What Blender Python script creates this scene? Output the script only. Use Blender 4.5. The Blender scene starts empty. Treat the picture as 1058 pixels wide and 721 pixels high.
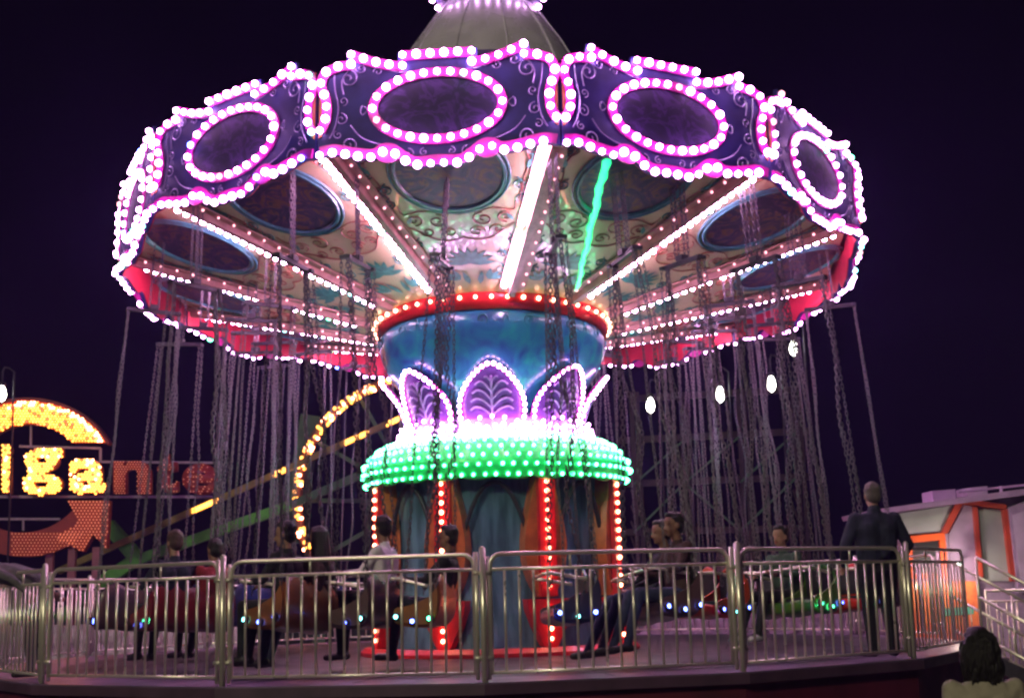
import bpy, bmesh, math, random
from mathutils import Vector, Matrix, Euler
from mathutils.bvhtree import BVHTree
random.seed(7)
R = math.radians
scene = bpy.context.scene
COL = scene.collection

# ------------------------------------------------------------------ camera
F_PX, PW, PH = 1437.1, 1058.0, 721.0
PITCH, ROLL, YAW = 0.17226, 0.026654, 0.013737
CAM = Vector((0.0, -18.1896, 0.756))
_r0 = Vector((math.cos(YAW), -math.sin(YAW), 0)); _f0 = Vector((math.sin(YAW), math.cos(YAW), 0))
FWD = _f0 * math.cos(PITCH) + Vector((0, 0, 1)) * math.sin(PITCH)
_u0 = -_f0 * math.sin(PITCH) + Vector((0, 0, 1)) * math.cos(PITCH)
RIGHT = _r0 * math.cos(ROLL) - _u0 * math.sin(ROLL)
UP = _r0 * math.sin(ROLL) + _u0 * math.cos(ROLL)
cd = bpy.data.cameras.new("camera"); cam = bpy.data.objects.new("camera", cd); COL.objects.link(cam)
m = Matrix.Identity(4)
for i in range(3):
    m[i][0], m[i][1], m[i][2], m[i][3] = RIGHT[i], UP[i], -FWD[i], CAM[i]
cam.matrix_world = m
cd.sensor_width = 36; cd.lens = F_PX / PW * 36; cd.clip_end = 3000; cd.clip_start = 0.05
scene.camera = cam

# ------------------------------------------------------------------ night sky, warm fill lamp, exposure
world = bpy.data.worlds.new("World"); scene.world = world; world.use_nodes = True
nt = world.node_tree; nt.nodes.clear()
sky = nt.nodes.new('ShaderNodeTexSky'); sky.sky_type = 'NISHITA'; sky.sun_disc = False
sky.sun_elevation = R(-6); sky.sun_rotation = R(200)
bg1 = nt.nodes.new('ShaderNodeBackground'); bg1.inputs['Strength'].default_value = 0.05
nt.links.new(sky.outputs[0], bg1.inputs['Color'])
bg2 = nt.nodes.new('ShaderNodeBackground'); bg2.inputs['Color'].default_value = (0.42, 0.17, 0.80, 1); bg2.inputs['Strength'].default_value = 0.0016
tcw = nt.nodes.new('ShaderNodeTexCoord'); sxyz = nt.nodes.new('ShaderNodeSeparateXYZ'); crw = nt.nodes.new('ShaderNodeValToRGB')
nt.links.new(tcw.outputs['Generated'], sxyz.inputs[0]); nt.links.new(sxyz.outputs['Z'], crw.inputs['Fac'])
e = crw.color_ramp.elements; e[0].position = 0.02; e[0].color = (0.20, 0.09, 0.22, 1); e[1].position = 0.55; e[1].color = (0.55, 0.24, 1.0, 1)
nt.links.new(crw.outputs['Color'], bg2.inputs['Color'])
ad = nt.nodes.new('ShaderNodeAddShader'); out = nt.nodes.new('ShaderNodeOutputWorld')
nt.links.new(bg1.outputs[0], ad.inputs[0]); nt.links.new(bg2.outputs[0], ad.inputs[1]); nt.links.new(ad.outputs[0], out.inputs['Surface'])
sl = bpy.data.lights.new("sun", 'SUN'); sun = bpy.data.objects.new("sun", sl); COL.objects.link(sun)
sl.energy = 0.60; sl.angle = R(6); sl.color = (1.0, 0.90, 0.62)  # added warm fill, stands in for fairground lights behind the camera
sun.rotation_euler = (R(62), 0, R(-28))
scene.view_settings.view_transform = 'Standard'; scene.view_settings.look = 'None'
scene.view_settings.exposure = 0.58; scene.view_settings.gamma = 1.0
scene.view_settings.use_curve_mapping = False
scene.cycles.filter_width = 2.5
scene.cycles.max_bounces = 6; scene.cycles.diffuse_bounces = 3; scene.cycles.glossy_bounces = 3
scene.cycles.volume_bounces = 0; scene.cycles.use_denoising = True
scene.cycles.sample_clamp_indirect = 8.0
HAZE_DENSITY = 0.0024

def at(px, py, Y):
    """world point on the vertical plane y = Y seen at pixel (px, py) of the photograph"""
    d = RIGHT * (px - PW / 2) / F_PX - UP * (py - PH / 2) / F_PX + FWD
    return CAM + d * ((Y - CAM.y) / d.y)

# ------------------------------------------------------------------ materials
MATS = {}
def mat(name, color, rough=0.5, metal=0.0, var=0.0, vscale=6.0, bump=0.0, bscale=30.0, coat=0.0, color2=None, stretch=None):
    if name in MATS: return MATS[name]
    m = bpy.data.materials.new(name); m.use_nodes = True
    n = m.node_tree.nodes; l = m.node_tree.links; b = n['Principled BSDF']
    b.inputs['Base Color'].default_value = (*color, 1); b.inputs['Roughness'].default_value = rough
    b.inputs['Metallic'].default_value = metal; b.inputs['Coat Weight'].default_value = coat
    b.inputs['Coat Roughness'].default_value = 0.12
    tc = n.new('ShaderNodeTexCoord'); src = tc.outputs['Object']
    if stretch:
        mp = n.new('ShaderNodeMapping'); mp.inputs['Scale'].default_value = stretch
        l.new(src, mp.inputs['Vector']); src = mp.outputs['Vector']
    if var > 0 or color2:
        t = n.new('ShaderNodeTexNoise'); t.inputs['Scale'].default_value = vscale; t.inputs['Detail'].default_value = 6
        l.new(src, t.inputs['Vector'])
        cr = n.new('ShaderNodeValToRGB'); cr.color_ramp.elements[0].position = 0.35; cr.color_ramp.elements[1].position = 0.65
        c2 = color2 if color2 else tuple(c * (1 - var) for c in color)
        cr.color_ramp.elements[0].color = (*c2, 1); cr.color_ramp.elements[1].color = (*color, 1)
        l.new(t.outputs['Fac'], cr.inputs['Fac']); l.new(cr.outputs['Color'], b.inputs['Base Color'])
        mr = n.new('ShaderNodeMapRange'); mr.inputs['To Min'].default_value = min(1, rough * 1.3); mr.inputs['To Max'].default_value = rough * 0.8
        l.new(t.outputs['Fac'], mr.inputs['Value']); l.new(mr.outputs['Result'], b.inputs['Roughness'])
    if bump > 0:
        t2 = n.new('ShaderNodeTexNoise'); t2.inputs['Scale'].default_value = bscale; t2.inputs['Detail'].default_value = 4
        l.new(src, t2.inputs['Vector'])
        bp = n.new('ShaderNodeBump'); bp.inputs['Strength'].default_value = bump; bp.inputs['Distance'].default_value = 0.02
        l.new(t2.outputs['Fac'], bp.inputs['Height']); l.new(bp.outputs['Normal'], b.inputs['Normal'])
    MATS[name] = m
    return m
def glow(name, color, strength):
    if name in MATS: return MATS[name]
    m = bpy.data.materials.new(name); m.use_nodes = True
    b = m.node_tree.nodes['Principled BSDF']
    b.inputs['Base Color'].default_value = (0.6, 0.6, 0.6, 1)
    b.inputs['Emission Color'].default_value = (*color, 1); b.inputs['Emission Strength'].default_value = strength
    MATS[name] = m
    return m
def ramp_mat(name, stops, scale, rough=0.4, detail=5, distort=1.0, bump=0.0, coat=0.0):
    """blotchy many-coloured paint"""
    if name in MATS: return MATS[name]
    m = bpy.data.materials.new(name); m.use_nodes = True
    n = m.node_tree.nodes; l = m.node_tree.links; b = n['Principled BSDF']
    b.inputs['Roughness'].default_value = rough; b.inputs['Coat Weight'].default_value = coat
    tc = n.new('ShaderNodeTexCoord'); t = n.new('ShaderNodeTexNoise')
    t.inputs['Scale'].default_value = scale; t.inputs['Detail'].default_value = detail; t.inputs['Distortion'].default_value = distort
    l.new(tc.outputs['Object'], t.inputs['Vector'])
    cr = n.new('ShaderNodeValToRGB'); e = cr.color_ramp.elements
    e[0].position, e[0].color = stops[0][0], (*stops[0][1], 1); e[1].position, e[1].color = stops[-1][0], (*stops[-1][1], 1)
    for p, c in stops[1:-1]:
        x = e.new(p); x.color = (*c, 1)
    l.new(t.outputs['Fac'], cr.inputs['Fac']); l.new(cr.outputs['Color'], b.inputs['Base Color'])
    if bump:
        bp = n.new('ShaderNodeBump'); bp.inputs['Strength'].default_value = bump; bp.inputs['Distance'].default_value = 0.02
        l.new(t.outputs['Fac'], bp.inputs['Height']); l.new(bp.outputs['Normal'], b.inputs['Normal'])
    MATS[name] = m
    return m

navy = mat('navy_paint', (0.016, 0.012, 0.15), 0.6, var=0.45, vscale=4, bump=0.15, bscale=8)
magenta = mat('magenta_paint', (0.55, 0.02, 0.33), 0.4, var=0.3, vscale=9, coat=0.2)
redskirt = mat('red_vinyl', (0.50, 0.012, 0.05), 0.55, var=0.3, vscale=3, bump=0.3, bscale=3)
silverline = mat('silver_line', (0.22, 0.18, 0.36), 0.3, 0.3)
orange_p = mat('orange_paint', (0.50, 0.13, 0.05), 0.4, var=0.3, vscale=5)
cream = ramp_mat('cream_painted_panel', [(0.25, (0.36, 0.38, 0.22)), (0.42, (0.52, 0.41, 0.25)), (0.55, (0.58, 0.44, 0.28)), (0.66, (0.42, 0.20, 0.11)), (0.8, (0.20, 0.30, 0.22))], 1.6, rough=0.3, bump=0.35, coat=0.5)
picture = ramp_mat('dark_oval_painting', [(0.30, (0.008, 0.008, 0.04)), (0.45, (0.03, 0.012, 0.08)), (0.54, (0.09, 0.03, 0.10)), (0.60, (0.20, 0.08, 0.03)), (0.66, (0.04, 0.02, 0.07)), (0.75, (0.03, 0.06, 0.12))], 2.6, rough=0.5, distort=3.0, bump=0.5)
picture2 = ramp_mat('purple_oval_painting', [(0.30, (0.010, 0.007, 0.035)), (0.48, (0.016, 0.007, 0.06)), (0.58, (0.06, 0.02, 0.16)), (0.66, (0.012, 0.008, 0.05)), (0.78, (0.05, 0.03, 0.12))], 3.4, rough=0.7, distort=2.5)
teal_ring = mat('teal_moulding', (0.06, 0.22, 0.28), 0.3, var=0.4, vscale=8, coat=0.4)
teal_leaf = mat('teal_leaf_paint', (0.05, 0.24, 0.22), 0.4, var=0.5, vscale=14)
scroll_red = mat('brown_red_scroll', (0.34, 0.09, 0.07), 0.4, var=0.3, vscale=12)
beam_p = mat('beam_paint', (0.55, 0.28, 0.25), 0.4, var=0.35, vscale=7)
tub_p = ramp_mat('teal_blue_tub', [(0.3, (0.02, 0.06, 0.22)), (0.5, (0.02, 0.17, 0.28)), (0.7, (0.02, 0.30, 0.27))], 2.4, rough=0.28, distort=1.5, bump=0.6, coat=0.5)
tub_relief = mat('tub_relief', (0.03, 0.22, 0.30), 0.3, var=0.4, vscale=9, coat=0.4)
red_p = mat('red_paint', (0.72, 0.02, 0.03), 0.4, var=0.25, vscale=8, coat=0.3)
purple_p = mat('purple_petal_paint', (0.16, 0.03, 0.30), 0.4, var=0.45, vscale=9, bump=0.3, bscale=12, coat=0.3)
purple_r = mat('petal_relief', (0.40, 0.22, 0.55), 0.35, var=0.3, vscale=12)
green_p = mat('green_paint', (0.02, 0.50, 0.15), 0.4, var=0.35, vscale=8, coat=0.3)
drum_p = mat('drum_mirror_panel', (0.20, 0.38, 0.54), 0.20, 0.3, var=0.6, vscale=2.6, bump=0.4, bscale=5, stretch=(3, 3, 0.5))  # stretched light and dark noise paints vertical glints into the colour
lancet_p = mat('lancet_orange', (0.70, 0.19, 0.06), 0.35, var=0.4, vscale=5, coat=0.4)
steel = mat('fence_steel', (0.84, 0.81, 0.66), 0.28, 0.65, var=0.15, vscale=3)
chain_m = mat('chain_steel', (0.15, 0.135, 0.165), 0.5, 0.6, var=0.3, vscale=30)
silver = mat('silver_sheet', (0.88, 0.82, 0.98), 0.26, 0.25, var=0.2, vscale=3, bump=0.1, bscale=6)
deck_m = mat('deck_plate', (0.20, 0.14, 0.23), 0.40, 0.2, var=0.4, vscale=2.5, bump=0.25, bscale=40)
deckskirt = mat('deck_skirt', (0.13, 0.012, 0.03), 0.6, var=0.5, vscale=2)
asphalt = mat('asphalt', (0.05, 0.048, 0.052), 0.8, var=0.4, vscale=3, bump=0.5, bscale=50)
dark_metal = mat('dark_metal', (0.06, 0.055, 0.07), 0.5, 0.4, var=0.4, vscale=8)
rust_metal = mat('red_brown_metal', (0.03, 0.012, 0.011), 0.55, 0.2, var=0.4, vscale=5)
ride_green = mat('green_girder', (0.10, 0.42, 0.05), 0.45, var=0.35, vscale=4)
yellow_p = mat('yellow_girder', (0.45, 0.33, 0.04), 0.5, var=0.35, vscale=4)
pale_wall = mat('pale_moulded_wall', (0.50, 0.45, 0.46), 0.6, color2=(0.16, 0.11, 0.12), vscale=5, bump=0.5, bscale=9)
lilac = mat('lilac_panel', (0.36, 0.26, 0.40), 0.45, var=0.35, vscale=4)
greygreen = mat('grey_green_panel', (0.34, 0.36, 0.36), 0.5, var=0.25, vscale=2)
orange_c = mat('cabin_orange', (0.75, 0.11, 0.02), 0.45, var=0.25, vscale=4)
black_m = mat('black_opening', (0.012, 0.012, 0.014), 0.4, var=0.3, vscale=5)

PINK = glow('bulb_pink_white', (1.0, 0.44, 1.0), 27.0)
GREENB = glow('bulb_green', (0.08, 1.0, 0.40), 13.0)
TEALB = glow('bulb_teal', (0.20, 0.95, 0.95), 8.0)
BLUEB = glow('bulb_blue', (0.10, 0.16, 1.0), 16.0)
WARMB = glow('bulb_warm', (1.0, 0.48, 0.30), 8.0)
REDB = glow('bulb_red', (1.0, 0.27, 0.14), 17.0)
YELB = glow('bulb_yellow', (1.0, 0.36, 0.04), 4.0)
AMBB = glow('bulb_amber', (1.0, 0.20, 0.015), 3.4)
ORB = glow('bulb_dim_orange', (1.0, 0.16, 0.02), 0.55)
LAMPW = glow('lamp_white', (1.0, 1.0, 0.86), 14.0)
GREEN_STREAK = glow('green_reflection', (0.0, 1.0, 0.32), 1.4)  # glow of the added reflection streak, not a lamp

# ------------------------------------------------------------------ mesh helpers
class MB:
    def __init__(s): s.v = []; s.f = []; s.mi = []
    def add(s, vs, fs, mi=0):
        o = len(s.v); s.v += [tuple(x) for x in vs]; s.f += [tuple(i + o for i in f) for f in fs]; s.mi += [mi] * len(fs); return s
    def box(s, c, d, rot=None, mi=0):
        vs = [Vector((x * d[0] / 2, y * d[1] / 2, z * d[2] / 2)) for x in (-1, 1) for y in (-1, 1) for z in (-1, 1)]
        if rot is not None: vs = [rot @ v for v in vs]
        return s.add([v + Vector(c) for v in vs], [(0, 1, 3, 2), (4, 6, 7, 5), (0, 4, 5, 1), (2, 3, 7, 6), (0, 2, 6, 4), (1, 5, 7, 3)], mi)
    def bar(s, a, b, w, h, mi=0):
        a, b = Vector(a), Vector(b); d = b - a; z = d.normalized()
        x = z.cross(Vector((0, 0, 1)));  x = Vector((1, 0, 0)) if x.length < 1e-4 else x.normalized()
        y = z.cross(x); rot = Matrix((x, y, z)).transposed()
        return s.box((a + b) / 2, (w, h, d.length), rot, mi)
    def tube(s, pts, r, n=8, mi=0, closed=False):
        pts = [Vector(p) for p in pts]; rs = r if isinstance(r, (list, tuple)) else [r] * len(pts)
        vs = []; prev = None; N = len(pts)
        for i, p in enumerate(pts):
            if closed: t = (pts[(i + 1) % N] - pts[i - 1])
            else: t = pts[min(i + 1, N - 1)] - pts[max(i - 1, 0)]
            t = t.normalized() if t.length > 1e-9 else Vector((0, 0, 1))
            if prev is None:
                ref = Vector((0, 0, 1)) if abs(t.z) < 0.9 else Vector((1, 0, 0)); x = t.cross(ref).normalized()
            else:
                x = prev - t * prev.dot(t); x = x.normalized() if x.length > 1e-6 else t.orthogonal().normalized()
            prev = x; y = t.cross(x)
            for k in range(n):
                a = 2 * math.pi * k / n; vs.append(p + (x * math.cos(a) + y * math.sin(a)) * rs[i])
        fs = []
        for i in range(N if closed else N - 1):
            j = (i + 1) % N
            for k in range(n):
                k2 = (k + 1) % n; fs.append((i * n + k, i * n + k2, j * n + k2, j * n + k))
        if not closed: fs += [tuple(range(n - 1, -1, -1)), tuple((N - 1) * n + k for k in range(n))]
        return s.add(vs, fs, mi)
    def prism(s, poly, y0, y1, mi=0):
        """2-D outline in (x, z), extruded from y0 (front) to y1"""
        n = len(poly); vs = [Vector((x, y0, z)) for x, z in poly] + [Vector((x, y1, z)) for x, z in poly]
        fs = [tuple(range(n)), tuple(range(2 * n - 1, n - 1, -1))] + [(i, n + i, n + (i + 1) % n, (i + 1) % n) for i in range(n)]
        return s.add(vs, fs, mi)
    def ribbon(s, path, w, y0, y1, closed=False, mi=0):
        P = [Vector((p[0], p[1])) for p in path]; n = len(P); L = []; Rr = []
        for i, p in enumerate(P):
            t = (P[(i + 1) % n] - P[i - 1]) if closed else (P[min(i + 1, n - 1)] - P[max(i - 1, 0)])
            t = t.normalized(); q = Vector((-t.y, t.x)) * w / 2
            L.append(p + q); Rr.append(p - q)
        vs = []
        for y in (y0, y1):
            vs += [(a.x, y, a.y) for a in L] + [(a.x, y, a.y) for a in Rr]
        fs = []
        for i in range(n if closed else n - 1):
            j = (i + 1) % n
            fs += [(i, j, n + j, n + i), (2 * n + i, 3 * n + i, 3 * n + j, 2 * n + j), (i, 2 * n + i, 2 * n + j, j), (n + i, n + j, 3 * n + j, 3 * n + i)]
        if not closed: fs += [(0, n, 3 * n, 2 * n), (n - 1, 3 * n - 1, 4 * n - 1, 2 * n - 1)]
        return s.add(vs, fs, mi)
    def lathe(s, prof, n=64, mi=0, a0=0.0, a1=2 * math.pi, scallop=None):
        full = abs(a1 - a0 - 2 * math.pi) < 1e-6; m_ = n if full else n + 1; vs = []
        for i in range(m_):
            a = a0 + (a1 - a0) * i / n
            for j, (r, z) in enumerate(prof):
                if scallop: z = z + scallop(a, j)
                vs.append((r * math.sin(a), -r * math.cos(a), z))
        k = len(prof); fs = []
        for i in range(n):
            i2 = (i + 1) % m_
            for j in range(k - 1): fs.append((i * k + j, i2 * k + j, i2 * k + j + 1, i * k + j + 1))
        return s.add(vs, fs, mi)
    def ball(s, c, r, mi=0, sub=1, sc=(1, 1, 1)):
        vs, fs = ICO[sub]; c = Vector(c)
        return s.add([(c.x + v[0] * r * sc[0], c.y + v[1] * r * sc[1], c.z + v[2] * r * sc[2]) for v in vs], fs, mi)
    def mesh(s, name, mats, smooth=False, M=None):
        me = bpy.data.meshes.new(name); vs = s.v if M is None else [tuple(M @ Vector(v)) for v in s.v]
        me.from_pydata(vs, [], s.f)
        for mm in (mats if isinstance(mats, (list, tuple)) else [mats]): me.materials.append(mm)
        if any(s.mi): me.polygons.foreach_set('material_index', s.mi)
        if smooth: me.polygons.foreach_set('use_smooth', [True] * len(s.f))
        bm = bmesh.new(); bm.from_mesh(me); bmesh.ops.recalc_face_normals(bm, faces=bm.faces); bm.to_mesh(me); bm.free()
        me.update(); return me
    def build(s, name, mats, parent=None, smooth=False, M=None, bevel=0.0):
        me = s.mesh(name, mats, smooth)
        return link(name, me, parent, M, bevel)
ICO = {}
for _s in (1, 2, 3):
    _b = bmesh.new(); bmesh.ops.create_icosphere(_b, subdivisions=_s, radius=1.0)
    _b.verts.ensure_lookup_table(); ICO[_s] = ([tuple(v.co) for v in _b.verts], [tuple(v.index for v in f.verts) for f in _b.faces]); _b.free()
def link(name, me, parent=None, M=None, bevel=0.0):
    o = bpy.data.objects.new(name, me); COL.objects.link(o)
    if parent is not None: o.parent = parent
    if M is not None: o.matrix_local = M
    if bevel:
        b = o.modifiers.new('edge', 'BEVEL'); b.width = bevel; b.segments = 2; b.limit_method = 'ANGLE'
    return o
def empty(name, label, cat, M=None, group=None):
    o = bpy.data.objects.new(name, None); COL.objects.link(o); o.empty_display_size = 0.2
    if M is not None: o.matrix_world = M
    o['label'] = label; o['category'] = cat
    if group: o['group'] = group
    return o
def tag(o, label, cat, group=None):
    o['label'] = label; o['category'] = cat
    if group: o['group'] = group
    return o
def struct(o, kind='structure'): o['kind'] = kind; return o
def spline(pts, n=8, closed=False):
    """Catmull-Rom through points of any dimension"""
    P = [Vector(p) for p in pts]; N = len(P); o = []
    for i in range(N if closed else N - 1):
        p0 = P[i - 1] if (closed or i > 0) else P[i]; p1 = P[i]; p2 = P[(i + 1) % N]; p3 = P[(i + 2) % N] if (closed or i + 2 < N) else p2
        for k in range(n):
            t = k / n; o.append(0.5 * ((2 * p1) + (p2 - p0) * t + (2 * p0 - 5 * p1 + 4 * p2 - p3) * t * t + (3 * p1 - p0 - 3 * p2 + p3) * t ** 3))
    if not closed: o.append(P[-1])
    return o
def resample(path, step, closed=False):
    P = [Vector(p) for p in path]
    if closed: P = P + [P[0]]
    L = [0]
    for a, b in zip(P, P[1:]): L.append(L[-1] + (b - a).length)
    n = max(1, round(L[-1] / step)); o = []; j = 0
    for i in range(n if closed else n + 1):
        d = L[-1] * i / n
        while j < len(P) - 2 and L[j + 1] < d: j += 1
        o.append(P[j].lerp(P[j + 1], (d - L[j]) / max(1e-9, L[j + 1] - L[j])))
    return o
def spiral(cx, cz, r, turns, a0, flip=1, n=22):
    return [(cx + r * (1 - i / n * 0.85) * math.cos(a0 + flip * turns * 2 * math.pi * i / n), cz + r * (1 - i / n * 0.85) * math.sin(a0 + flip * turns * 2 * math.pi * i / n)) for i in range(n + 1)]
Rz = lambda a: Matrix.Rotation(a, 4, 'Z')

# ------------------------------------------------------------------ ground and deck
GZ = -0.9
g = MB(); g.add([(-400, -60, GZ), (400, -60, GZ), (400, 600, GZ), (-400, 600, GZ)], [(0, 1, 2, 3)])
struct(g.build('ground', asphalt))
FR, FPH = 5.9945, 0.0217            # fence polygon
def fence_pt(k, r=FR, z=0.0):
    a = FPH + k * math.pi / 8
    return Vector((r * math.sin(a) - 0.2748, -r * math.cos(a), z))
d = MB(); N16 = 16
ring = [fence_pt(k, 6.12, 0.0) for k in range(16)]
d.add([v for v in ring] + [v + Vector((0, 0, -0.09)) for v in ring],
      [tuple(range(16)), tuple(range(31, 15, -1))] + [(i, (i + 1) % 16, 16 + (i + 1) % 16, 16 + i) for i in range(16)])
struct(d.build('deck', deck_m))
d = MB(); r1 = [fence_pt(k, 6.135, -0.012) for k in range(16)]; r2 = [fence_pt(k, 6.135, -0.10) for k in range(16)]
d.add(r1 + r2, [(i, (i + 1) % 16, 16 + (i + 1) % 16, 16 + i) for i in range(16)])
struct(d.build('deck_edge', mat('deck_edge', (0.10, 0.05, 0.09), 0.5, var=0.4, vscale=3)))
d = MB(); d.lathe([(1.7, 0.003), (5.35, 0.003)], 96)
struct(d.build('deck_floor', mat('deck_dark_floor', (0.075, 0.06, 0.075), 0.5, 0.2, var=0.5, vscale=2.0, bump=0.3, bscale=40)))
d = MB()
for k in range(32):
    a = FPH + k * math.pi / 16; p_, q_ = Vector((1.8 * math.sin(a) - 0.2748 * 0.2, -1.8 * math.cos(a), 0.008)), Vector((5.85 * math.sin(a) - 0.2748, -5.85 * math.cos(a), 0.008)); t_ = Vector((math.cos(a), math.sin(a), 0)) * 0.012
    d.add([p_ - t_, p_ + t_, q_ + t_, q_ - t_], [(0, 1, 2, 3)])
for rr in (3.2, 4.7):
    for k in range(16):
        a, b = fence_pt(k, rr, 0.012), fence_pt(k + 1, rr, 0.012); n_ = Vector((-(b - a).y, (b - a).x, 0)).normalized() * 0.012
        d.add([a - n_, a + n_, b + n_, b - n_], [(0, 1, 2, 3)])
struct(d.build('deck_seams', mat('deck_seam', (0.03, 0.025, 0.03), 0.7, var=0.3, vscale=6)))
d = MB(); r1 = [fence_pt(k, 6.06, -0.095) for k in range(16)]; r2 = [fence_pt(k, 6.06, GZ + 0.005) for k in range(16)]
d.add(r1 + r2, [(i, (i + 1) % 16, 16 + (i + 1) % 16, 16 + i) for i in range(16)])
struct(d.build('deck_skirt', deckskirt))

# ------------------------------------------------------------------ THE RIDE
ride = empty('swing_ride', 'huge chain swing ride outlined in pink white bulbs with tilted canopy over a central column', 'swing ride')
Z0 = 4.7447; TX, TY = -0.01062, -0.08629; PHI = 0.15118
_n = Vector((-TX, -TY, 1)).normalized(); _ex = Vector((1, 0, TX)).normalized(); _ey = _n.cross(_ex)
TC = Matrix(((_ex.x, _ey.x, _n.x, 0), (_ex.y, _ey.y, _n.y, 0), (_ex.z, _ey.z, _n.z, Z0), (0, 0, 0, 1)))
bulbs = []          # (world position, radius, material)
BULBMATS = [PINK, GREENB, TEALB, BLUEB, WARMB, REDB, glow('bulb_dim_pink', (1.0, 0.40, 0.50), 2.2), glow('bulb_spoke_pink', (1.0, 0.52, 0.92), 58.0)]
def bulb(p, r, mi): bulbs.append((Vector(p), r, mi))
def pinkmix():
    t = random.random()
    return 1 if t < 0.012 else (2 if t < 0.03 else (3 if t < 0.036 else 0))
RR = 4.80; HW = RR * math.sin(math.pi / 12); RM = RR * math.cos(math.pi / 12)

low_h = [(0, -0.12), (0.22, -0.13), (0.34, -0.07), (0.46, 0.02), (0.56, 0.03), (0.66, -0.02), (0.84, 0.0), (1.06, 0.05), (HW - 0.03, 0.03)]
low_path = [(-x, z) for x, z in reversed(low_h[1:])] + low_h
low_s = [tuple(p) for p in spline(low_path, 6)]
top_mid = [(-0.36, 1.09), (0.36, 1.09)]
top_side = [(0.36, 0.97), (0.50, 0.99), (0.65, 1.03), (0.78, 1.08), (0.90, 1.13)]
top_out = [(0.90, 1.02), (1.05, 1.00), (1.17, 0.94), (1.215, 0.80), (1.165, 0.66), (1.150, 0.53), (1.165, 0.40), (1.215, 0.30)]
mir = lambda P: [(-x, z) for x, z in P]
# board outline
outl = [(x, z - 0.015) for x, z in low_s] + [(HW, 0.95), (1.19, 1.0), (1.05, 1.05), (0.96, 1.07), (0.93, 1.19), (0.90, 1.17), (0.78, 1.13), (0.65, 1.08), (0.5, 1.04), (0.42, 1.03), (0.41, 1.14)]
outl += [(-0.41, 1.14), (-0.42, 1.03), (-0.5, 1.04), (-0.65, 1.08), (-0.78, 1.13), (-0.90, 1.17), (-0.93, 1.19), (-0.96, 1.07), (-1.05, 1.05), (-1.19, 1.0), (-HW, 0.95)]
outl[0] = (-HW, outl[0][1]); outl[len(low_s) - 1] = (HW, outl[len(low_s) - 1][1])
b_ = MB(); b_.prism(outl, -RM - 0.05, -RM); panel_me = b_.mesh('valance_panel', navy)
t_ = MB(); t_.ribbon([(x, z + 0.04) for x, z in low_s], 0.10, -RM - 0.075, -RM - 0.05)
t_.ribbon(top_mid, 0.10, -RM - 0.075, -RM - 0.05)
for P in (top_side, top_out):
    for Q in (P, mir(P)):
        t_.ribbon([tuple(q) for q in spline(Q, 4)], 0.10, -RM - 0.078, -RM - 0.051)
for sx in (-1, 1):      # small shoulder lobes of the lower edge
    t_.prism([(sx * 0.51 + 0.12 * math.cos(a * math.pi / 8), 0.0 + 0.09 * math.sin(a * math.pi / 8)) for a in range(16)], -RM - 0.071, -RM - 0.0505)
trim_me = t_.mesh('bulb_trim', magenta)
ov = [(0.67 * math.cos(2 * math.pi * i / 48), 0.51 + 0.37 * math.sin(2 * math.pi * i / 48)) for i in range(48)]
o_ = MB(); o_.ribbon(ov, 0.10, -RM - 0.078, -RM - 0.05, closed=True); ovring_me = o_.mesh('oval_frame', magenta)
o_ = MB(); o_.prism([(x * 0.93, 0.51 + (z - 0.51) * 0.88) for x, z in ov], -RM - 0.058, -RM - 0.051); ovpic_me = o_.mesh('oval_painting', picture2)
s_ = MB()
for sx in (-1, 1):
    for P in (spiral(sx * 0.93, 0.87, 0.10, 1.4, math.pi / 2, sx), spiral(sx * 0.80, 0.98, 0.06, 1.2, 0 if sx > 0 else math.pi, -sx), spiral(sx * 0.92, 0.14, 0.09, 1.4, -math.pi / 2, -sx), spiral(sx * 0.30, 0.0, 0.06, 1.2, math.pi / 2, sx),
              [(sx * 1.085, 0.92), (sx * 1.07, 0.75), (sx * 1.03, 0.55), (sx * 1.06, 0.35), (sx * 1.12, 0.22)], [(sx * 0.93, 0.97), (sx * 1.0, 0.85), (sx * 0.98, 0.7)], [(sx * 0.72, 0.51), (sx * 0.78, 0.56), (sx * 0.80, 0.51), (sx * 0.78, 0.46), (sx * 0.72, 0.51)]):
        s_.tube([(p[0], -RM - 0.053, p[1]) for p in spline(P, 3)], 0.008, 4)
for sx in (-1, 1):
    for P in (spiral(sx * 1.0, 0.42, 0.07, 1.3, math.pi / 2, sx), spiral(sx * 0.98, 0.62, 0.05, 1.2, -math.pi / 2, -sx), spiral(sx * 0.62, 0.93, 0.05, 1.2, math.pi, sx), spiral(sx * 0.14, 0.01, 0.045, 1.2, math.pi / 2, -sx), [(sx * 0.45, 0.10), (sx * 0.62, 0.13), (sx * 0.8, 0.22), (sx * 0.9, 0.35)], [(sx * 0.10, 0.93), (sx * 0.3, 0.90), (sx * 0.5, 0.93)], spiral(sx * 1.03, 0.25, 0.05, 1.2, 2.0, -sx)):
        s_.tube([(p[0], -RM - 0.0585, p[1]) for p in spline(P, 3)], 0.006, 4)
scroll_me = s_.mesh('scrollwork', silverline)
p_ = MB(); p_.prism([(HW - 0.045, 0.25), (HW - 0.012, 0.22), (HW - 0.012, 0.97), (HW - 0.045, 0.95)], -RM - 0.065, -RM - 0.0515)
p_.prism([(-HW + 0.045, 0.25), (-HW + 0.012, 0.22), (-HW + 0.012, 0.97), (-HW + 0.045, 0.95)], -RM - 0.065, -RM - 0.0515)
pil_me = p_.mesh('edge_strip', orange_p)
sk = MB(); sk.prism([(x, z - 0.012) for x, z in low_s] + [(HW - 0.004, 0.9), (-HW + 0.004, 0.9)], -RM + 0.004, -RM + 0.016); skirt_me = sk.mesh('inner_skirt', redskirt)
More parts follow.
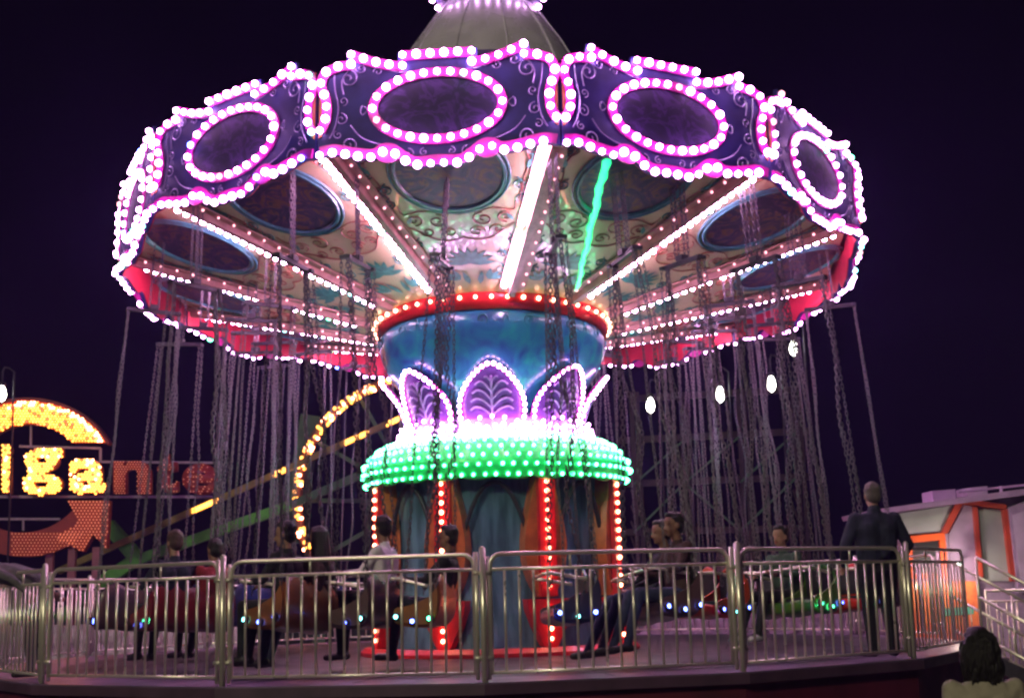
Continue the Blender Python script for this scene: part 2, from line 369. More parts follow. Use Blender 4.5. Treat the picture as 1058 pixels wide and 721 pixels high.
low_b = resample(low_s, 0.135); mid_b = resample(top_mid, 0.144)
half_b = resample(spline(top_side, 4), 0.14) + resample(spline(top_out, 4), 0.135)
oval_b = resample(ov, 0.138, True)
panel_bulbs = [(x, z - 0.005) for x, z in low_b[:-1]] + [tuple(p) for p in mid_b] + [tuple(p) for p in half_b] + [(-p[0], p[1]) for p in half_b] + [tuple(p) for p in oval_b]
for k in range(12):
    M = TC @ Rz(PHI + math.pi / 12 + k * math.pi / 6)
    pn = link('valance_panel', panel_me, ride, M)
    for nm, me in (('bulb_trim', trim_me), ('oval_frame', ovring_me), ('oval_painting', ovpic_me), ('scrollwork', scroll_me), ('edge_strip', pil_me), ('inner_skirt', skirt_me)):
        link(nm, me, pn)
    for x, z in panel_bulbs:
        bulb(M @ Vector((x, -RM - 0.088, z)), 0.043, pinkmix())
# inner red skirt behind the panels
zu = lambda r: 0.15 + (r - 4.1) * 0.26
# underside: 12 painted panels, beams
h2 = math.pi / 12
def upt(r, x, dz=0.0):      # point of a panel whose middle looks along -y; r measured along the middle
    return Vector((x, -r, zu(r) - dz))
u_ = MB(); nr = 14; nx = 6; vs = []; fs = []
for i in range(nr + 1):
    r = 1.40 + (RM - 0.08 - 1.40) * i / nr
    for j in range(nx + 1): vs.append(upt(r, (j / nx * 2 - 1) * r * math.tan(h2)))
for i in range(nr):
    for j in range(nx):
        a = i * (nx + 1) + j; fs.append((a, a + 1, a + nx + 2, a + nx + 1))
u_.add(vs, fs); under_me = u_.mesh('underside_panel', cream, True)
def on_under(path, dz=0.012): return [upt(p[1], p[0], dz) for p in path]
oc = [(0.60 * math.cos(2 * math.pi * i / 40), 3.92 + 0.66 * math.sin(2 * math.pi * i / 40)) for i in range(40)]
q_ = MB(); q_.add(on_under([(x * 0.95, 3.92 + (r - 3.92) * 0.95) for x, r in oc], 0.014), [tuple(range(40))]); upic_me = q_.mesh('oval_painting', picture)
q_ = MB()
for sc, rr in ((1.0, 0.028), (1.09, 0.016)):
    q_.tube(on_under([(x * sc, 3.92 + (r - 3.92) * sc) for x, r in oc], 0.016), rr, 6, closed=True)
uring_me = q_.mesh('oval_frame', teal_ring)
q_ = MB()
def sc_(P, r=0.008): q_.tube(on_under([(p[0], p[1]) for p in spline(P, 3)], 0.010), r, 4)
for sx in (-1, 1):
    sc_(spiral(sx * 0.26, 3.05, 0.13, 1.5, math.pi / 2, sx)); sc_(spiral(sx * 0.52, 3.08, 0.10, 1.4, -math.pi / 2, -sx))
    sc_(spiral(sx * 0.16, 2.82, 0.10, 1.4, 0 if sx > 0 else math.pi, sx)); sc_(spiral(sx * 0.40, 2.85, 0.09, 1.3, math.pi, -sx))
    sc_([(0, 3.16), (sx * 0.2, 3.2), (sx * 0.42, 3.25), (sx * 0.62, 3.2), (sx * 0.66, 3.35)])
    sc_([(0, 2.72), (sx * 0.14, 2.66), (sx * 0.32, 2.7), (sx * 0.48, 2.85), (sx * 0.60, 2.95)])
    sc_(spiral(sx * 0.82, 3.62, 0.10, 1.4, math.pi / 2, sx)); sc_(spiral(sx * 0.95, 4.25, 0.13, 1.4, 0, sx))
    sc_([(sx * 0.70, 3.35), (sx * 0.80, 3.8), (sx * 0.88, 4.05), (sx * 0.82, 4.4)])
    sc_(spiral(sx * 0.92, 4.5, 0.09, 1.2, 1.0, -sx))
uscroll_me = q_.mesh('scrollwork', scroll_red)
q_ = MB()
for r in (2.05, 2.35, 2.62, 3.40, 3.66, 3.95, 4.22):
    for sx in (-1, 1):
        x = sx * (r * math.tan(h2) - 0.20 - 0.04 * math.sin(r * 9))
        if r > 3.2 and abs(x) < 0.72: x = sx * 0.73
        sc_(spiral(x, r, 0.075, 1.5, r * 3, sx if int(r * 10) % 2 else -sx), 0.0085); sc_([(x, r - 0.14), (x + sx * 0.06, r - 0.02), (x - sx * 0.02, r + 0.12)], 0.008)
uscroll2_me = q_.mesh('scrollwork', teal_leaf)
q_ = MB()
def leaf(x0, r0, ang, L, W):
    pts = []
    for t in (0, 0.3, 0.6, 0.85, 1.0): pts.append((t, W * math.sin(math.pi * t ** 0.8)))
    lo = [(x0 + math.sin(ang) * t * L - math.cos(ang) * w, r0 + math.cos(ang) * t * L + math.sin(ang) * w) for t, w in pts]
    hi = [(x0 + math.sin(ang) * t * L + math.cos(ang) * w, r0 + math.cos(ang) * t * L - math.sin(ang) * w) for t, w in reversed(pts[1:-1])]
    q_.add(on_under(lo + hi, 0.009 + 0.0006 * len(q_.f)), [tuple(range(len(lo + hi)))])
for a in (-1.5, -1.1, -0.7, -0.35, 0, 0.35, 0.7, 1.1, 1.5): leaf(0, 2.18, a, 0.34, 0.045)
for sx in (-1, 1):
    for a in (0.3, 0.8, 1.3): leaf(sx * 0.16, 1.85, sx * a, 0.24, 0.04)
    leaf(sx * 0.06, 1.75, sx * 0.2, 0.28, 0.04)
    leaf(sx * 0.60, 3.02, sx * -0.4, 0.16, 0.03); leaf(sx * 0.85, 3.95, sx * 0.5, 0.2, 0.035); leaf(sx * 0.98, 3.98, sx * -0.3, 0.22, 0.035)
uleaf_me = q_.mesh('palmette', teal_leaf)
bm_ = MB()
r_in, r_out = 1.62, 4.70
def bp(r, x, dz): return Vector((x, -r, zu(r * math.cos(h2)) - dz))
bm_.add([bp(r, x, z) for r in (r_in, r_out) for x, z in ((-0.055, 0), (-0.04, 0.10), (0.04, 0.10), (0.055, 0))], [(0, 1, 5, 4), (1, 2, 6, 5), (2, 3, 7, 6), (0, 3, 2, 1), (4, 5, 6, 7)])
beam_me = bm_.mesh('spoke_beam', beam_p)
lip = MB()
for sx in (-1, 1):
    lip.add([bp(r, sx * x, z) for r in (r_in, r_out) for x, z in ((0.062, 0.012), (0.16, 0.012), (0.16, 0.03), (0.062, 0.03))], [(0, 1, 5, 4), (1, 2, 6, 5), (2, 3, 7, 6), (0, 3, 7, 4), (0, 1, 2, 3), (4, 5, 6, 7)])
lip_me = lip.mesh('bulb_strip', beam_p)
for k in range(12):
    M = TC @ Rz(PHI + h2 + k * math.pi / 6)
    un = link('underside_panel', under_me, ride, M)
    for nm, me in (('oval_painting', upic_me), ('oval_frame', uring_me), ('scrollwork', uscroll_me), ('scrollwork', uscroll2_me), ('palmette', uleaf_me)): link(nm, me, un)
    M = TC @ Rz(PHI + k * math.pi / 6)
    be = link('spoke_beam', beam_me, ride, M); link('bulb_strip', lip_me, be)
    main = 1 if 1 <= k <= 6 else -1
    for sx in (-1, 1):
        for seg in ((1.82, 2.92), (3.10, 4.50)):
            n = round((seg[1] - seg[0]) / (0.108 if sx == main else 0.20))
            for i in range(n + 1):
                r = seg[0] + (seg[1] - seg[0]) * i / n
                bulb(M @ bp(r, sx * 0.115, 0.065 if sx == main else 0.045), 0.041 if sx == main else 0.018, (pinkmix() or 7) if sx == main else 6)
# added glowing tube imitates a bulb's green reflection, between two beams, right of middle
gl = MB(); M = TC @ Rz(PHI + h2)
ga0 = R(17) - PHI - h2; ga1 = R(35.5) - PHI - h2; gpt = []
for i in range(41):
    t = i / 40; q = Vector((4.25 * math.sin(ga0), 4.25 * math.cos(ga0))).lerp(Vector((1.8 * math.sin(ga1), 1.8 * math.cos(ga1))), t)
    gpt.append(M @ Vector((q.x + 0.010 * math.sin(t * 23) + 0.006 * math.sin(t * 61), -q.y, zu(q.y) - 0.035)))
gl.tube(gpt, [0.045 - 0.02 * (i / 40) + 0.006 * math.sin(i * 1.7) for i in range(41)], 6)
gl.build('reflection_streak', GREEN_STREAK, ride, True)['label'] = 'glowing green streak standing in for a bulb reflection on the underside'

# roof and top
rf = MB(); rf.lathe([(4.62, 0.92), (4.2, 1.10), (2.6, 2.05), (1.32, 2.84)], 48); rf.build('roof', navy, ride, True, TC)
rf = MB(); rf.lathe([(1.36, 2.80), (1.24, 3.10), (1.06, 3.45), (0.84, 3.80), (0.70, 4.02), (0.60, 4.07)], 32); cone = rf.build('roof_cone', silver, ride, True, TC)
rs = MB()
for i in range(12):
    a = i * math.pi / 6 + 0.2
    rs.tube([(rr * math.sin(a), -rr * math.cos(a), zz) for rr, zz in ((1.365, 2.81), (1.245, 3.10), (1.065, 3.45), (0.845, 3.80), (0.705, 4.02))], 0.014, 5)

rs.build('seam_rib', silver, cone)
rf = MB(); rf.lathe([(0.58, 4.06), (0.60, 4.25), (0.78, 4.36), (0.74, 4.58), (0.45, 4.76), (0.02, 4.84)], 32); rf.build('top_crown', navy, ride, True, TC)
for i in range(22):
    a = 2 * math.pi * i / 22
    bulb(TC @ Vector((0.80 * math.sin(a), -0.80 * math.cos(a), 4.34)), 0.046, 0)

# tub
tb = MB(); prof = spline([(1.44, -0.68), (1.485, -0.78), (1.47, -0.95), (1.36, -1.20), (1.18, -1.45), (0.98, -1.68), (0.85, -1.95)], 4)
tb.lathe([(p[0], p[1]) for p in prof], 72); tub = tb.build('tub', tub_p, ride, True, TC)
tr = MB()
for i in range(8):
    a0 = i * math.pi / 4 + 0.12
    for sx in (-1, 1):
        for P in (spiral(sx * 0.16, -0.98, 0.12, 1.4, math.pi / 2, sx), spiral(sx * 0.30, -0.84, 0.08, 1.3, -math.pi / 2, -sx), spiral(sx * 0.12, -1.25, 0.09, 1.3, 0, sx), [(0, -0.75), (sx * 0.05, -0.95), (sx * 0.02, -1.2), (0, -1.4)]):
            pts = []
            for x, z in [tuple(q) for q in spline(P, 2)]:
                rr = 1.50 - max(0, (-0.72 - z)) ** 1.6 * 0.55 + 0.004
                aa = a0 + x / rr; pts.append((rr * math.sin(aa), -rr * math.cos(aa), z))
            tr.tube(pts, 0.014, 5)
tr.build('tub_relief', tub_relief, tub, True)
tb = MB(); tb.lathe([(1.42, -0.42), (1.53, -0.42), (1.55, -0.55), (1.51, -0.71), (1.43, -0.715)], 72); tb.build('tub_band', red_p, ride, True, TC)
for i in range(50):
    a = 2 * math.pi * i / 50
    bulb(TC @ Vector((1.57 * math.sin(a), -1.57 * math.cos(a), -0.585)), 0.031, 4)
# lotus petals
def petal_pt(u, v):           # u across (-1..1), v up (0..1); front petal
    w = 0.37 * (1 - v ** 2.3) ** 0.62 * (1 + 0.16 * math.sin(math.pi * v))
    r = 1.15 + 0.31 * v ** 1.6
    a = u * w / r
    return Vector((r * math.sin(a), -(r - 0.05 * (1 - u * u) * 0) * math.cos(a), 2.80 + 0.70 * v))
pt_ = MB(); vs = []; fs = []; NU, NV = 10, 14
for j in range(NV + 1):
    for i in range(NU + 1): vs.append(petal_pt(i / NU * 2 - 1, j / NV * 0.995))
for j in range(NV):
    for i in range(NU):
        a = j * (NU + 1) + i; fs.append((a, a + 1, a + NU + 2, a + NU + 1))
pt_.add(vs, fs); petal_me = pt_.mesh('petal', purple_p, True)
rl = MB()
def rel(pts, r): rl.tube([petal_pt(u, v) * 1.0 + Vector((0, -0.012, 0)) for u, v in pts], r, 5)
rel([(0, v / 10) for v in range(0, 9)], 0.016)
for v0 in (0.12, 0.26, 0.40, 0.54):
    for sx in (-1, 1): rel([tuple(q) for q in spline([(0, v0), (sx * 0.25, v0 + 0.13), (sx * 0.5, v0 + 0.17), (sx * 0.66, v0 + 0.12)], 4)], 0.013)
for sx in (-1, 1): rel([tuple(q) for q in spline([(0, 0.7), (sx * 0.2, 0.78), (sx * 0.35, 0.78)], 3)], 0.011)
prel_me = rl.mesh('leaf_relief', purple_r, True)
edge = [petal_pt(-1, v / 20 * 0.99) for v in range(21)] + [petal_pt(1, v / 20 * 0.99) for v in range(20, -1, -1)]
er = MB(); er.tube(edge, 0.028, 6); pedge_me = er.mesh('petal_edge', magenta, True)
eb = resample(edge, 0.078)
for k in range(8):
    M = Rz(R(-1.5) + k * math.pi / 4)
    pe = link('petal', petal_me, ride, M); sm = pe.modifiers.new('solid', 'SOLIDIFY'); sm.thickness = 0.03; sm.offset = 1
    link('leaf_relief', prel_me, pe); link('petal_edge', pedge_me, pe)
    for p in eb:
        q = M @ p; o2 = Vector((q.x, q.y, 0)).normalized() * 0.035
        bulb(q + o2, 0.030, 0)
    for i in range(5):
        a = -0.25 + 0.125 * i; bulb(M @ Vector((1.23 * math.sin(a), -1.23 * math.cos(a), 2.82 + 0.06 * math.sin(math.pi * i / 4))), 0.026, 0)
# base ring of the lotus
lb = MB(); lb.lathe([(0.9, 2.95), (1.06, 2.94), (1.16, 2.86), (1.24, 2.74), (1.27, 2.67), (1.2, 2.64)], 64); lb.build('lotus_base', purple_r, ride, True)
for row, (r, z) in enumerate(((1.265, 2.76), (1.29, 2.68))):
    for i in range(76):
        a = 2 * math.pi * (i + 0.5 * row) / 76
        bulb(Vector((r * math.sin(a), -r * math.cos(a), z + 0.02 * math.sin(a * 24))), 0.029, 0)
# green studded awning
gp = [(p[0], p[1]) for p in spline([(1.22, 2.65), (1.40, 2.62), (1.56, 2.53), (1.68, 2.40), (1.73, 2.27), (1.70, 2.15), (1.66, 2.10)], 3)]
ga = MB(); ga.lathe(gp, 96, scallop=lambda a, j: -0.035 * abs(math.sin(a * 12)) if j >= len(gp) - 2 else 0)
ga.build('awning', green_p, ride, True).modifiers.new('solid', 'SOLIDIFY').thickness = 0.03
gsm = resample(gp, 0.01)
for row in range(7):
    p = gsm[int((0.10 + 0.87 * row / 6) * (len(gsm) - 1))]; n = 78
    for i in range(n):
        a = 2 * math.pi * (i + 0.5 * (row % 2)) / n + random.uniform(-.006, .006)
        t = random.random()
        bulb(Vector(((p[0] + 0.03) * math.sin(a), -(p[0] + 0.03) * math.cos(a), p[1] + 0.008)), 0.026, 2 if t < 0.04 else 1)
# drum below
dr = MB(); dr.lathe([(1.42, 2.3), (1.40, 1.6), (1.38, 0.9), (1.44, 0.4), (1.50, 0.02)], 8 * 6, a0=R(-22.5 + 0), a1=R(337.5)); dr.build('drum', drum_p, ride, True)
dk = MB(); dk.lathe([(1.0, 0.10), (1.72, 0.10), (1.78, 0.05), (1.78, 0.006)], 64); dk.build('plinth', red_p, ride)
ar = MB()
for k in range(8):      # pointed dark arch heads between the columns
    a0 = k * math.pi / 4 + R(-1)
    pts = []
    for i in range(13):
        t = i / 12 * 2 - 1; a = a0 + t * 0.28; rr = 1.50
        pts.append((rr * math.sin(a), -rr * math.cos(a), 2.05 - 0.75 * abs(t) ** 2.2))
    ar.tube(pts, 0.03, 6)
ar.build('arch_moulding', dark_metal, ride, True)
lan = [(0.0, 0.03), (0.05, 0.10), (0.16, 0.35), (0.28, 0.62), (0.29, 0.66)]
def lancet(prof, y, mi_): pass
lb1 = MB(); shield = [(0.29, 0.66), (0.28, 0.55), (0.20, 0.34), (0.09, 0.12), (0.0, 0.05)]
lb1.prism(shield + [(-x, z) for x, z in reversed(shield[:-1])], -1.66, -1.50); shield_me = lb1.mesh('shield_foot', red_p)
lb2 = MB(); vase = [(0.09, 0.68), (0.22, 0.95), (0.27, 1.25), (0.24, 1.55), (0.16, 1.9), (0.09, 2.2)]
vp = [tuple(p) for p in spline(vase, 4)]
lb2.prism(vp + [(-x, z) for x, z in reversed(vp)], -1.58, -1.40); lanc_me = lb2.mesh('lancet', lancet_p)
lb3 = MB(); lb3.box((0, -1.60, 1.44), (0.21, 0.09, 1.50)); strip_me = lb3.mesh('column', red_p)
for k in range(8):
    M = Rz(R(22.5 - 1.2) + k * math.pi / 4)
    c = link('column', strip_me, ride, M); link('lancet', lanc_me, c); link('shield_foot', shield_me, c)
    for i in range(13): bulb(M @ Vector((0, -1.655, 0.80 + 0.113 * i)), 0.030, 5)
    for i in range(4): bulb(M @ Vector((0, -1.672, 0.20 + 0.115 * i)), 0.028, 5)
    bulb(M @ Vector((0, -1.70, 2.24)), 0.034, 2 if k % 2 else 3)
hub = MB(); hub.lathe([(0.55, 0.6), (0.55, 8.0)], 24); hub.build('mast', dark_metal, ride, True)

# every bulb: the hundred nearest the camera as parts, the others as one part
rb = random.Random(3)
bulbs = [(p, r * rb.uniform(0.82, 1.0), (6 if mi == 0 and rb.random() < 0.012 else mi)) for p, r, mi in bulbs]
bulbs.sort(key=lambda b: (b[0] - CAM).length / b[1])
bme = {}
for p, r, mi in bulbs[:100]:
    if mi not in bme: bme[mi] = MB().ball((0, 0, 0), 1.0, sub=2).mesh('light_bulb', BULBMATS[mi], True)
    o = link('light_bulb', bme[mi], ride); o.location = p; o.scale = (r, r, r)
rest = MB()
for p, r, mi in bulbs[100:]: rest.ball(p, r, mi, 1)
me = rest.mesh('light_bulbs', BULBMATS, True); o = link('light_bulbs', me, ride); o['kind'] = 'stuff'

# ------------------------------------------------------------------ SWINGS
def chain_mesh(name, L, wig=0.0, seed=0):
    """real welded links, hanging from z = 0 down to -L"""
    rnd = random.Random(seed); s = MB(); pitch = 0.052; n = max(2, int(L / pitch)); ph = rnd.uniform(0, 6)
    for i in range(n):
        z = -(i + 0.5) * L / n; t = i / n; x = wig * math.sin(t * 14 + ph) * math.sin(math.pi * t); y = wig * 0.7 * math.sin(t * 10 + ph * 2) * math.sin(math.pi * t)
        a = i * math.pi / 2 + 0.4; ca, sa = math.cos(a), math.sin(a); hl, hw = 0.034, 0.013
        pts = []
        for k in range(8):
            b = 2 * math.pi * k / 8
            lx = hw * math.cos(b); lz = (hl - hw) * (1 if math.sin(b) > 0.1 else (-1 if math.sin(b) < -0.1 else 0)) + hw * math.sin(b)
            pts.append((x + lx * ca, y + lx * sa, z + lz))
        s.tube(pts, 0.0050, 4, closed=True)
    return s.mesh(name, chain_m)
CH_L = 3.40
chain_mes = [chain_mesh('chain', CH_L, w, i) for i, w in enumerate((0.0, 0.006, 0.0, 0.022, 0.004, 0.045))]
def seat_shell_mesh(m_, m2):
    s = MB(); prof = [(-0.24, 0.44), (-0.27, 0.30), (-0.26, 0.12), (-0.20, 0.02), (0.0, -0.03), (0.18, 0.0), (0.26, 0.03), (0.28, -0.03), (0.24, -0.12), (0.0, -0.16), (-0.22, -0.12), (-0.31, 0.08), (-0.325, 0.30), (-0.28, 0.455)]
    P = [tuple(p) for p in spline(prof, 3, True)]
    n = len(P); NX = 12; vs = []
    for j in range(NX + 1):
        t = j / NX * 2 - 1; x = 0.47 * t; tap = 1 - 0.06 * abs(t) ** 4
        for y, z in P: vs.append((x, y, z * tap - 0.05 * math.cos(t * 2 * math.pi) * (1 if z > 0.25 else 0.2)))
    fs = [(j * n + i, j * n + (i + 1) % n, (j + 1) * n + (i + 1) % n, (j + 1) * n + i) for j in range(NX) for i in range(n)]
    fs += [tuple(range(n)), tuple(NX * n + i for i in range(n - 1, -1, -1))]
    return s.add([(x, y * 0.76, z * 0.80) for x, y, z in vs], fs).mesh('seat_shell', m_, True)
def side_mesh(m_):
    s = MB(); P = [tuple(p) for p in spline([(-0.30, 0.05), (-0.29, 0.33), (-0.18, 0.22), (0.06, 0.11), (0.24, 0.07), (0.27, 0.0), (0.16, -0.10), (-0.2, -0.11)], 3, True)]
    P = [(y * 0.76, z * 0.80) for y, z in P]; n = len(P)
    for x in (0.0,):
        s.add([(x - 0.014, y, z) for y, z in P] + [(x + 0.014, y, z) for y, z in P], [tuple(range(n)), tuple(range(2 * n - 1, n - 1, -1))] + [(i, (i + 1) % n, n + (i + 1) % n, n + i) for i in range(n)])
    return s.mesh('arm_panel', m_)
seatm = {}
def seat_meshes(c):
    if c in seatm: return seatm[c]
    col = dict(maroon=(0.14, 0.008, 0.012), red=(0.75, 0.015, 0.02), orange=(0.20, 0.075, 0.02), blue=(0.02, 0.035, 0.22), green=(0.02, 0.16, 0.05), dark=(0.05, 0.03, 0.06))[c]
    col2 = dict(maroon=(0.20, 0.01, 0.015), red=(0.60, 0.08, 0.015), orange=(0.30, 0.10, 0.015), blue=(0.03, 0.03, 0.10), green=(0.10, 0.20, 0.02), dark=(0.10, 0.05, 0.05))[c]
    a = mat('seat_' + c, col, 0.35, color2=col2, vscale=7, coat=0.4); b = mat('seat_side_' + c, col2, 0.4, var=0.3, vscale=8, coat=0.3)
    seatm[c] = (seat_shell_mesh(a, b), side_mesh(b)); return seatm[c]
sb = MB(); sb.tube(spline([(-0.47, -0.12, 0.28), (-0.46, 0.15, 0.33), (-0.42, 0.27, 0.34), (0.42, 0.27, 0.34), (0.46, 0.15, 0.33), (0.47, -0.12, 0.28)], 5), 0.017, 8); bar_me = sb.mesh('safety_bar', steel, True)
sp_ = MB(); sp_.box((0, 0, 0), (0.62, 0.05, 0.045)); sp_.box((0, 0, 0.05), (0.10, 0.09, 0.06))
for sx in (-1, 1): sp_.box((sx * 0.30, 0, -0.005), (0.05, 0.12, 0.035))
spread_me = sp_.mesh('spreader_bar', dark_metal)
cu_ = MB()
for sx in (-1, 1):
    cu_.box((sx * 0.235, 0.02, 0.025), (0.42, 0.36, 0.05)); cu_.box((sx * 0.235, -0.195, 0.20), (0.42, 0.05, 0.26))
cushion_me = cu_.mesh('seat_cushion', mat('black_cushion', (0.02, 0.02, 0.024), 0.6, var=0.3, vscale=9))
LEDS = [BLUEB, TEALB, GREENB]
led_mes = [MB().ball((0, 0, 0), 0.032, sub=2).mesh('seat_light', x, True) for x in LEDS]
led_cap = MB().lathe([(0.0, 0.0), (0.04, 0.0), (0.045, -0.02), (0.02, -0.05)], 12).mesh('light_socket', dark_metal)
def swing(label, color, hook_a, hook_r, seat_a, seat_r, seat_z=0.55, leds=(0, 0, 0), wig=0, w=0.80):
    a = R(hook_a); H = TC @ Vector((hook_r * math.sin(a), -hook_r * math.cos(a), zu(hook_r) - 0.03))
    b = R(seat_a); S = Vector((seat_r * math.sin(b), -seat_r * math.cos(b), seat_z))
    up = (H - S).normalized(); face = Vector((-math.cos(b), -math.sin(b), 0))
    face = (face - up * face.dot(up)).normalized(); side = face.cross(up)
    M = Matrix(((side.x, face.x, up.x, S.x), (side.y, face.y, up.y, S.y), (side.z, face.z, up.z, S.z), (0, 0, 0, 1)))
    e = empty('chain_swing', label, 'swing seat', M, 'double swing seats hanging on chains from the canopy')
    sh, ar_ = seat_meshes(color)
    link('seat_shell', sh, e).scale = (w, 1, 1); link('safety_bar', bar_me, e).scale = (w, 1, 1)
    for x in (-0.485, 0.0, 0.485): link('arm_panel', ar_, e).location = (x * w, 0, 0)
    q = link('seat_cushion', cushion_me, e); q.scale = (w, 1, 1)
    zt = 0.28 + CH_L
    for i, (x, y) in enumerate(((-0.485 * w, -0.22), (-0.485 * w, 0.12), (0.485 * w, -0.22), (0.485 * w, 0.12))):
        o = link('chain', chain_mes[(i + wig) % 6], e)
        top = Vector((0.30 * (1 if x > 0 else -1), 0.05 * (1 if y > 0 else -1), zt)); bot = Vector((x, y, 0.30 if y < 0 else 0.20)); dz = (top - bot)
        o.location = top; o.rotation_mode = 'QUATERNION'; o.rotation_quaternion = Vector((0, 0, 1)).rotation_difference(dz.normalized()); o.scale = (1, 1, dz.length / CH_L)
    if seat_r > 3.8 and abs(seat_a) < 60:
        for i, (x, y) in enumerate(((-0.46 * w, -0.20), (0.46 * w, -0.20), (0.46 * w, 0.10))):
            o = link('safety_chain', chain_mes[5 if i % 2 else 3], e); top = Vector((0.26 * (1 if x > 0 else -1), 0.0, zt)); dz = top - Vector((x, y, 0.25))
            o.location = top; o.rotation_mode = 'QUATERNION'; o.rotation_quaternion = Vector((0, 0, 1)).rotation_difference(dz.normalized()) @ Euler((0, 0, i * 1.3)).to_quaternion(); o.scale = (1.6, 1.6, dz.length / CH_L)
    link('spreader_bar', spread_me, e).location = (0, 0, zt + 0.01)
    hl = (H - S).length - zt - 0.05
    hm = chain_mesh('hanger_chain', max(0.12, hl), 0.0, 3)
    for sx in ((-1, 1) if abs(seat_a) > 60 else (-1.6, -0.4, 0.5, 1.5)):
        o = link('hanger_chain', hm, e); o.location = (0.05 * sx, 0.03 * math.sin(sx * 5), zt + 0.06 + max(0.12, hl))
    for i, c in enumerate(leds):
        if c is None: continue
        o = link('seat_light', led_mes[c], e); o.location = (-0.485 * w - 0.03, (i - 1) * 0.17, -0.03 - 0.035 * (i % 2)); q = link('light_socket', led_cap, o); q.rotation_euler = (0, math.pi / 2, 0); q.location = (0.008, 0, 0)
    return M
SW = {}
SW['A'] = swing('red double swing seat at the left holding the rider in navy', 'maroon', -50, 4.35, -47, 4.60, leds=(2, 0, None), w=1.0)
SW['B'] = swing('dark orange swing seat holding the long haired woman', 'orange', -29, 4.35, -25.5, 4.75, leds=(0, 0, 1), wig=1, w=1.0)
SW['C'] = swing('purple brown swing seat holding the rider in the white shirt', 'dark', -21, 4.0, -19.5, 4.10, leds=(1, 0, None), wig=3)
SW['D'] = swing('orange swing seat beside a red bulb column with the rider in black', 'orange', -7, 3.8, -11.5, 3.85, leds=(2, 0, 1), wig=2)
SW['E'] = swing('empty dark blue swing seat in front of the central drum', 'blue', 8.7, 4.35, 8.3, 4.60, leds=(0, 1, 0), wig=4)
SW['F'] = swing('purple brown swing seat holding two riders in jeans', 'dark', 20, 4.0, 20.5, 4.50, leds=(0, 0, 0), wig=3, w=1.0)
SW['G'] = swing('empty red swing seat just left of the doubled fence post at right', 'red', 31, 4.0, 32.5, 4.05, leds=(0, 1, 0), wig=5)
SW['H'] = swing('green swing seat holding the child with dark hair', 'green', 41, 4.35, 41, 4.70, leds=(0, 2, 2), wig=1)
SW['I'] = swing('empty red swing seat beside the standing man', 'red', 57, 4.25, 57.5, 4.45, leds=(0, 0, 0), wig=2)
for i, a in enumerate((80, 95, 110, 125, 140, 155, 170, 185, 200, 215, 230, 245, 260, 275, 290)):
    rr = 4.35 if i % 2 == 0 else 3.75
    lab = {0: 'empty swing seat on the outermost chains at the right edge of the ride', 13: 'empty swing seat on the outermost chains at the left edge of the ride', 14: 'empty swing seat between the left edge chains and the red seat'}.get(i, 'empty swing seat on chains at the far side of the ride behind the central drum')
    swing(lab, ('dark', 'blue', 'dark', 'green')[i % 4], a, rr, a + random.uniform(-1, 1), rr + 0.27, 0.55, leds=((0, None, 0) if i < 2 or i > 12 else (None, None, None)), wig=i % 6)
for i, a in enumerate((70, 88, 104, 120, 146, 206, 236, 254, 268, 284, 302)):
    swing('empty swing seat on chains at the far side of the ride behind the central drum', ('dark', 'blue', 'green')[i % 3], a, 3.15, a + random.uniform(-2, 2), 3.3, 0.55, leds=(None, None, None), wig=(i + 3) % 6)

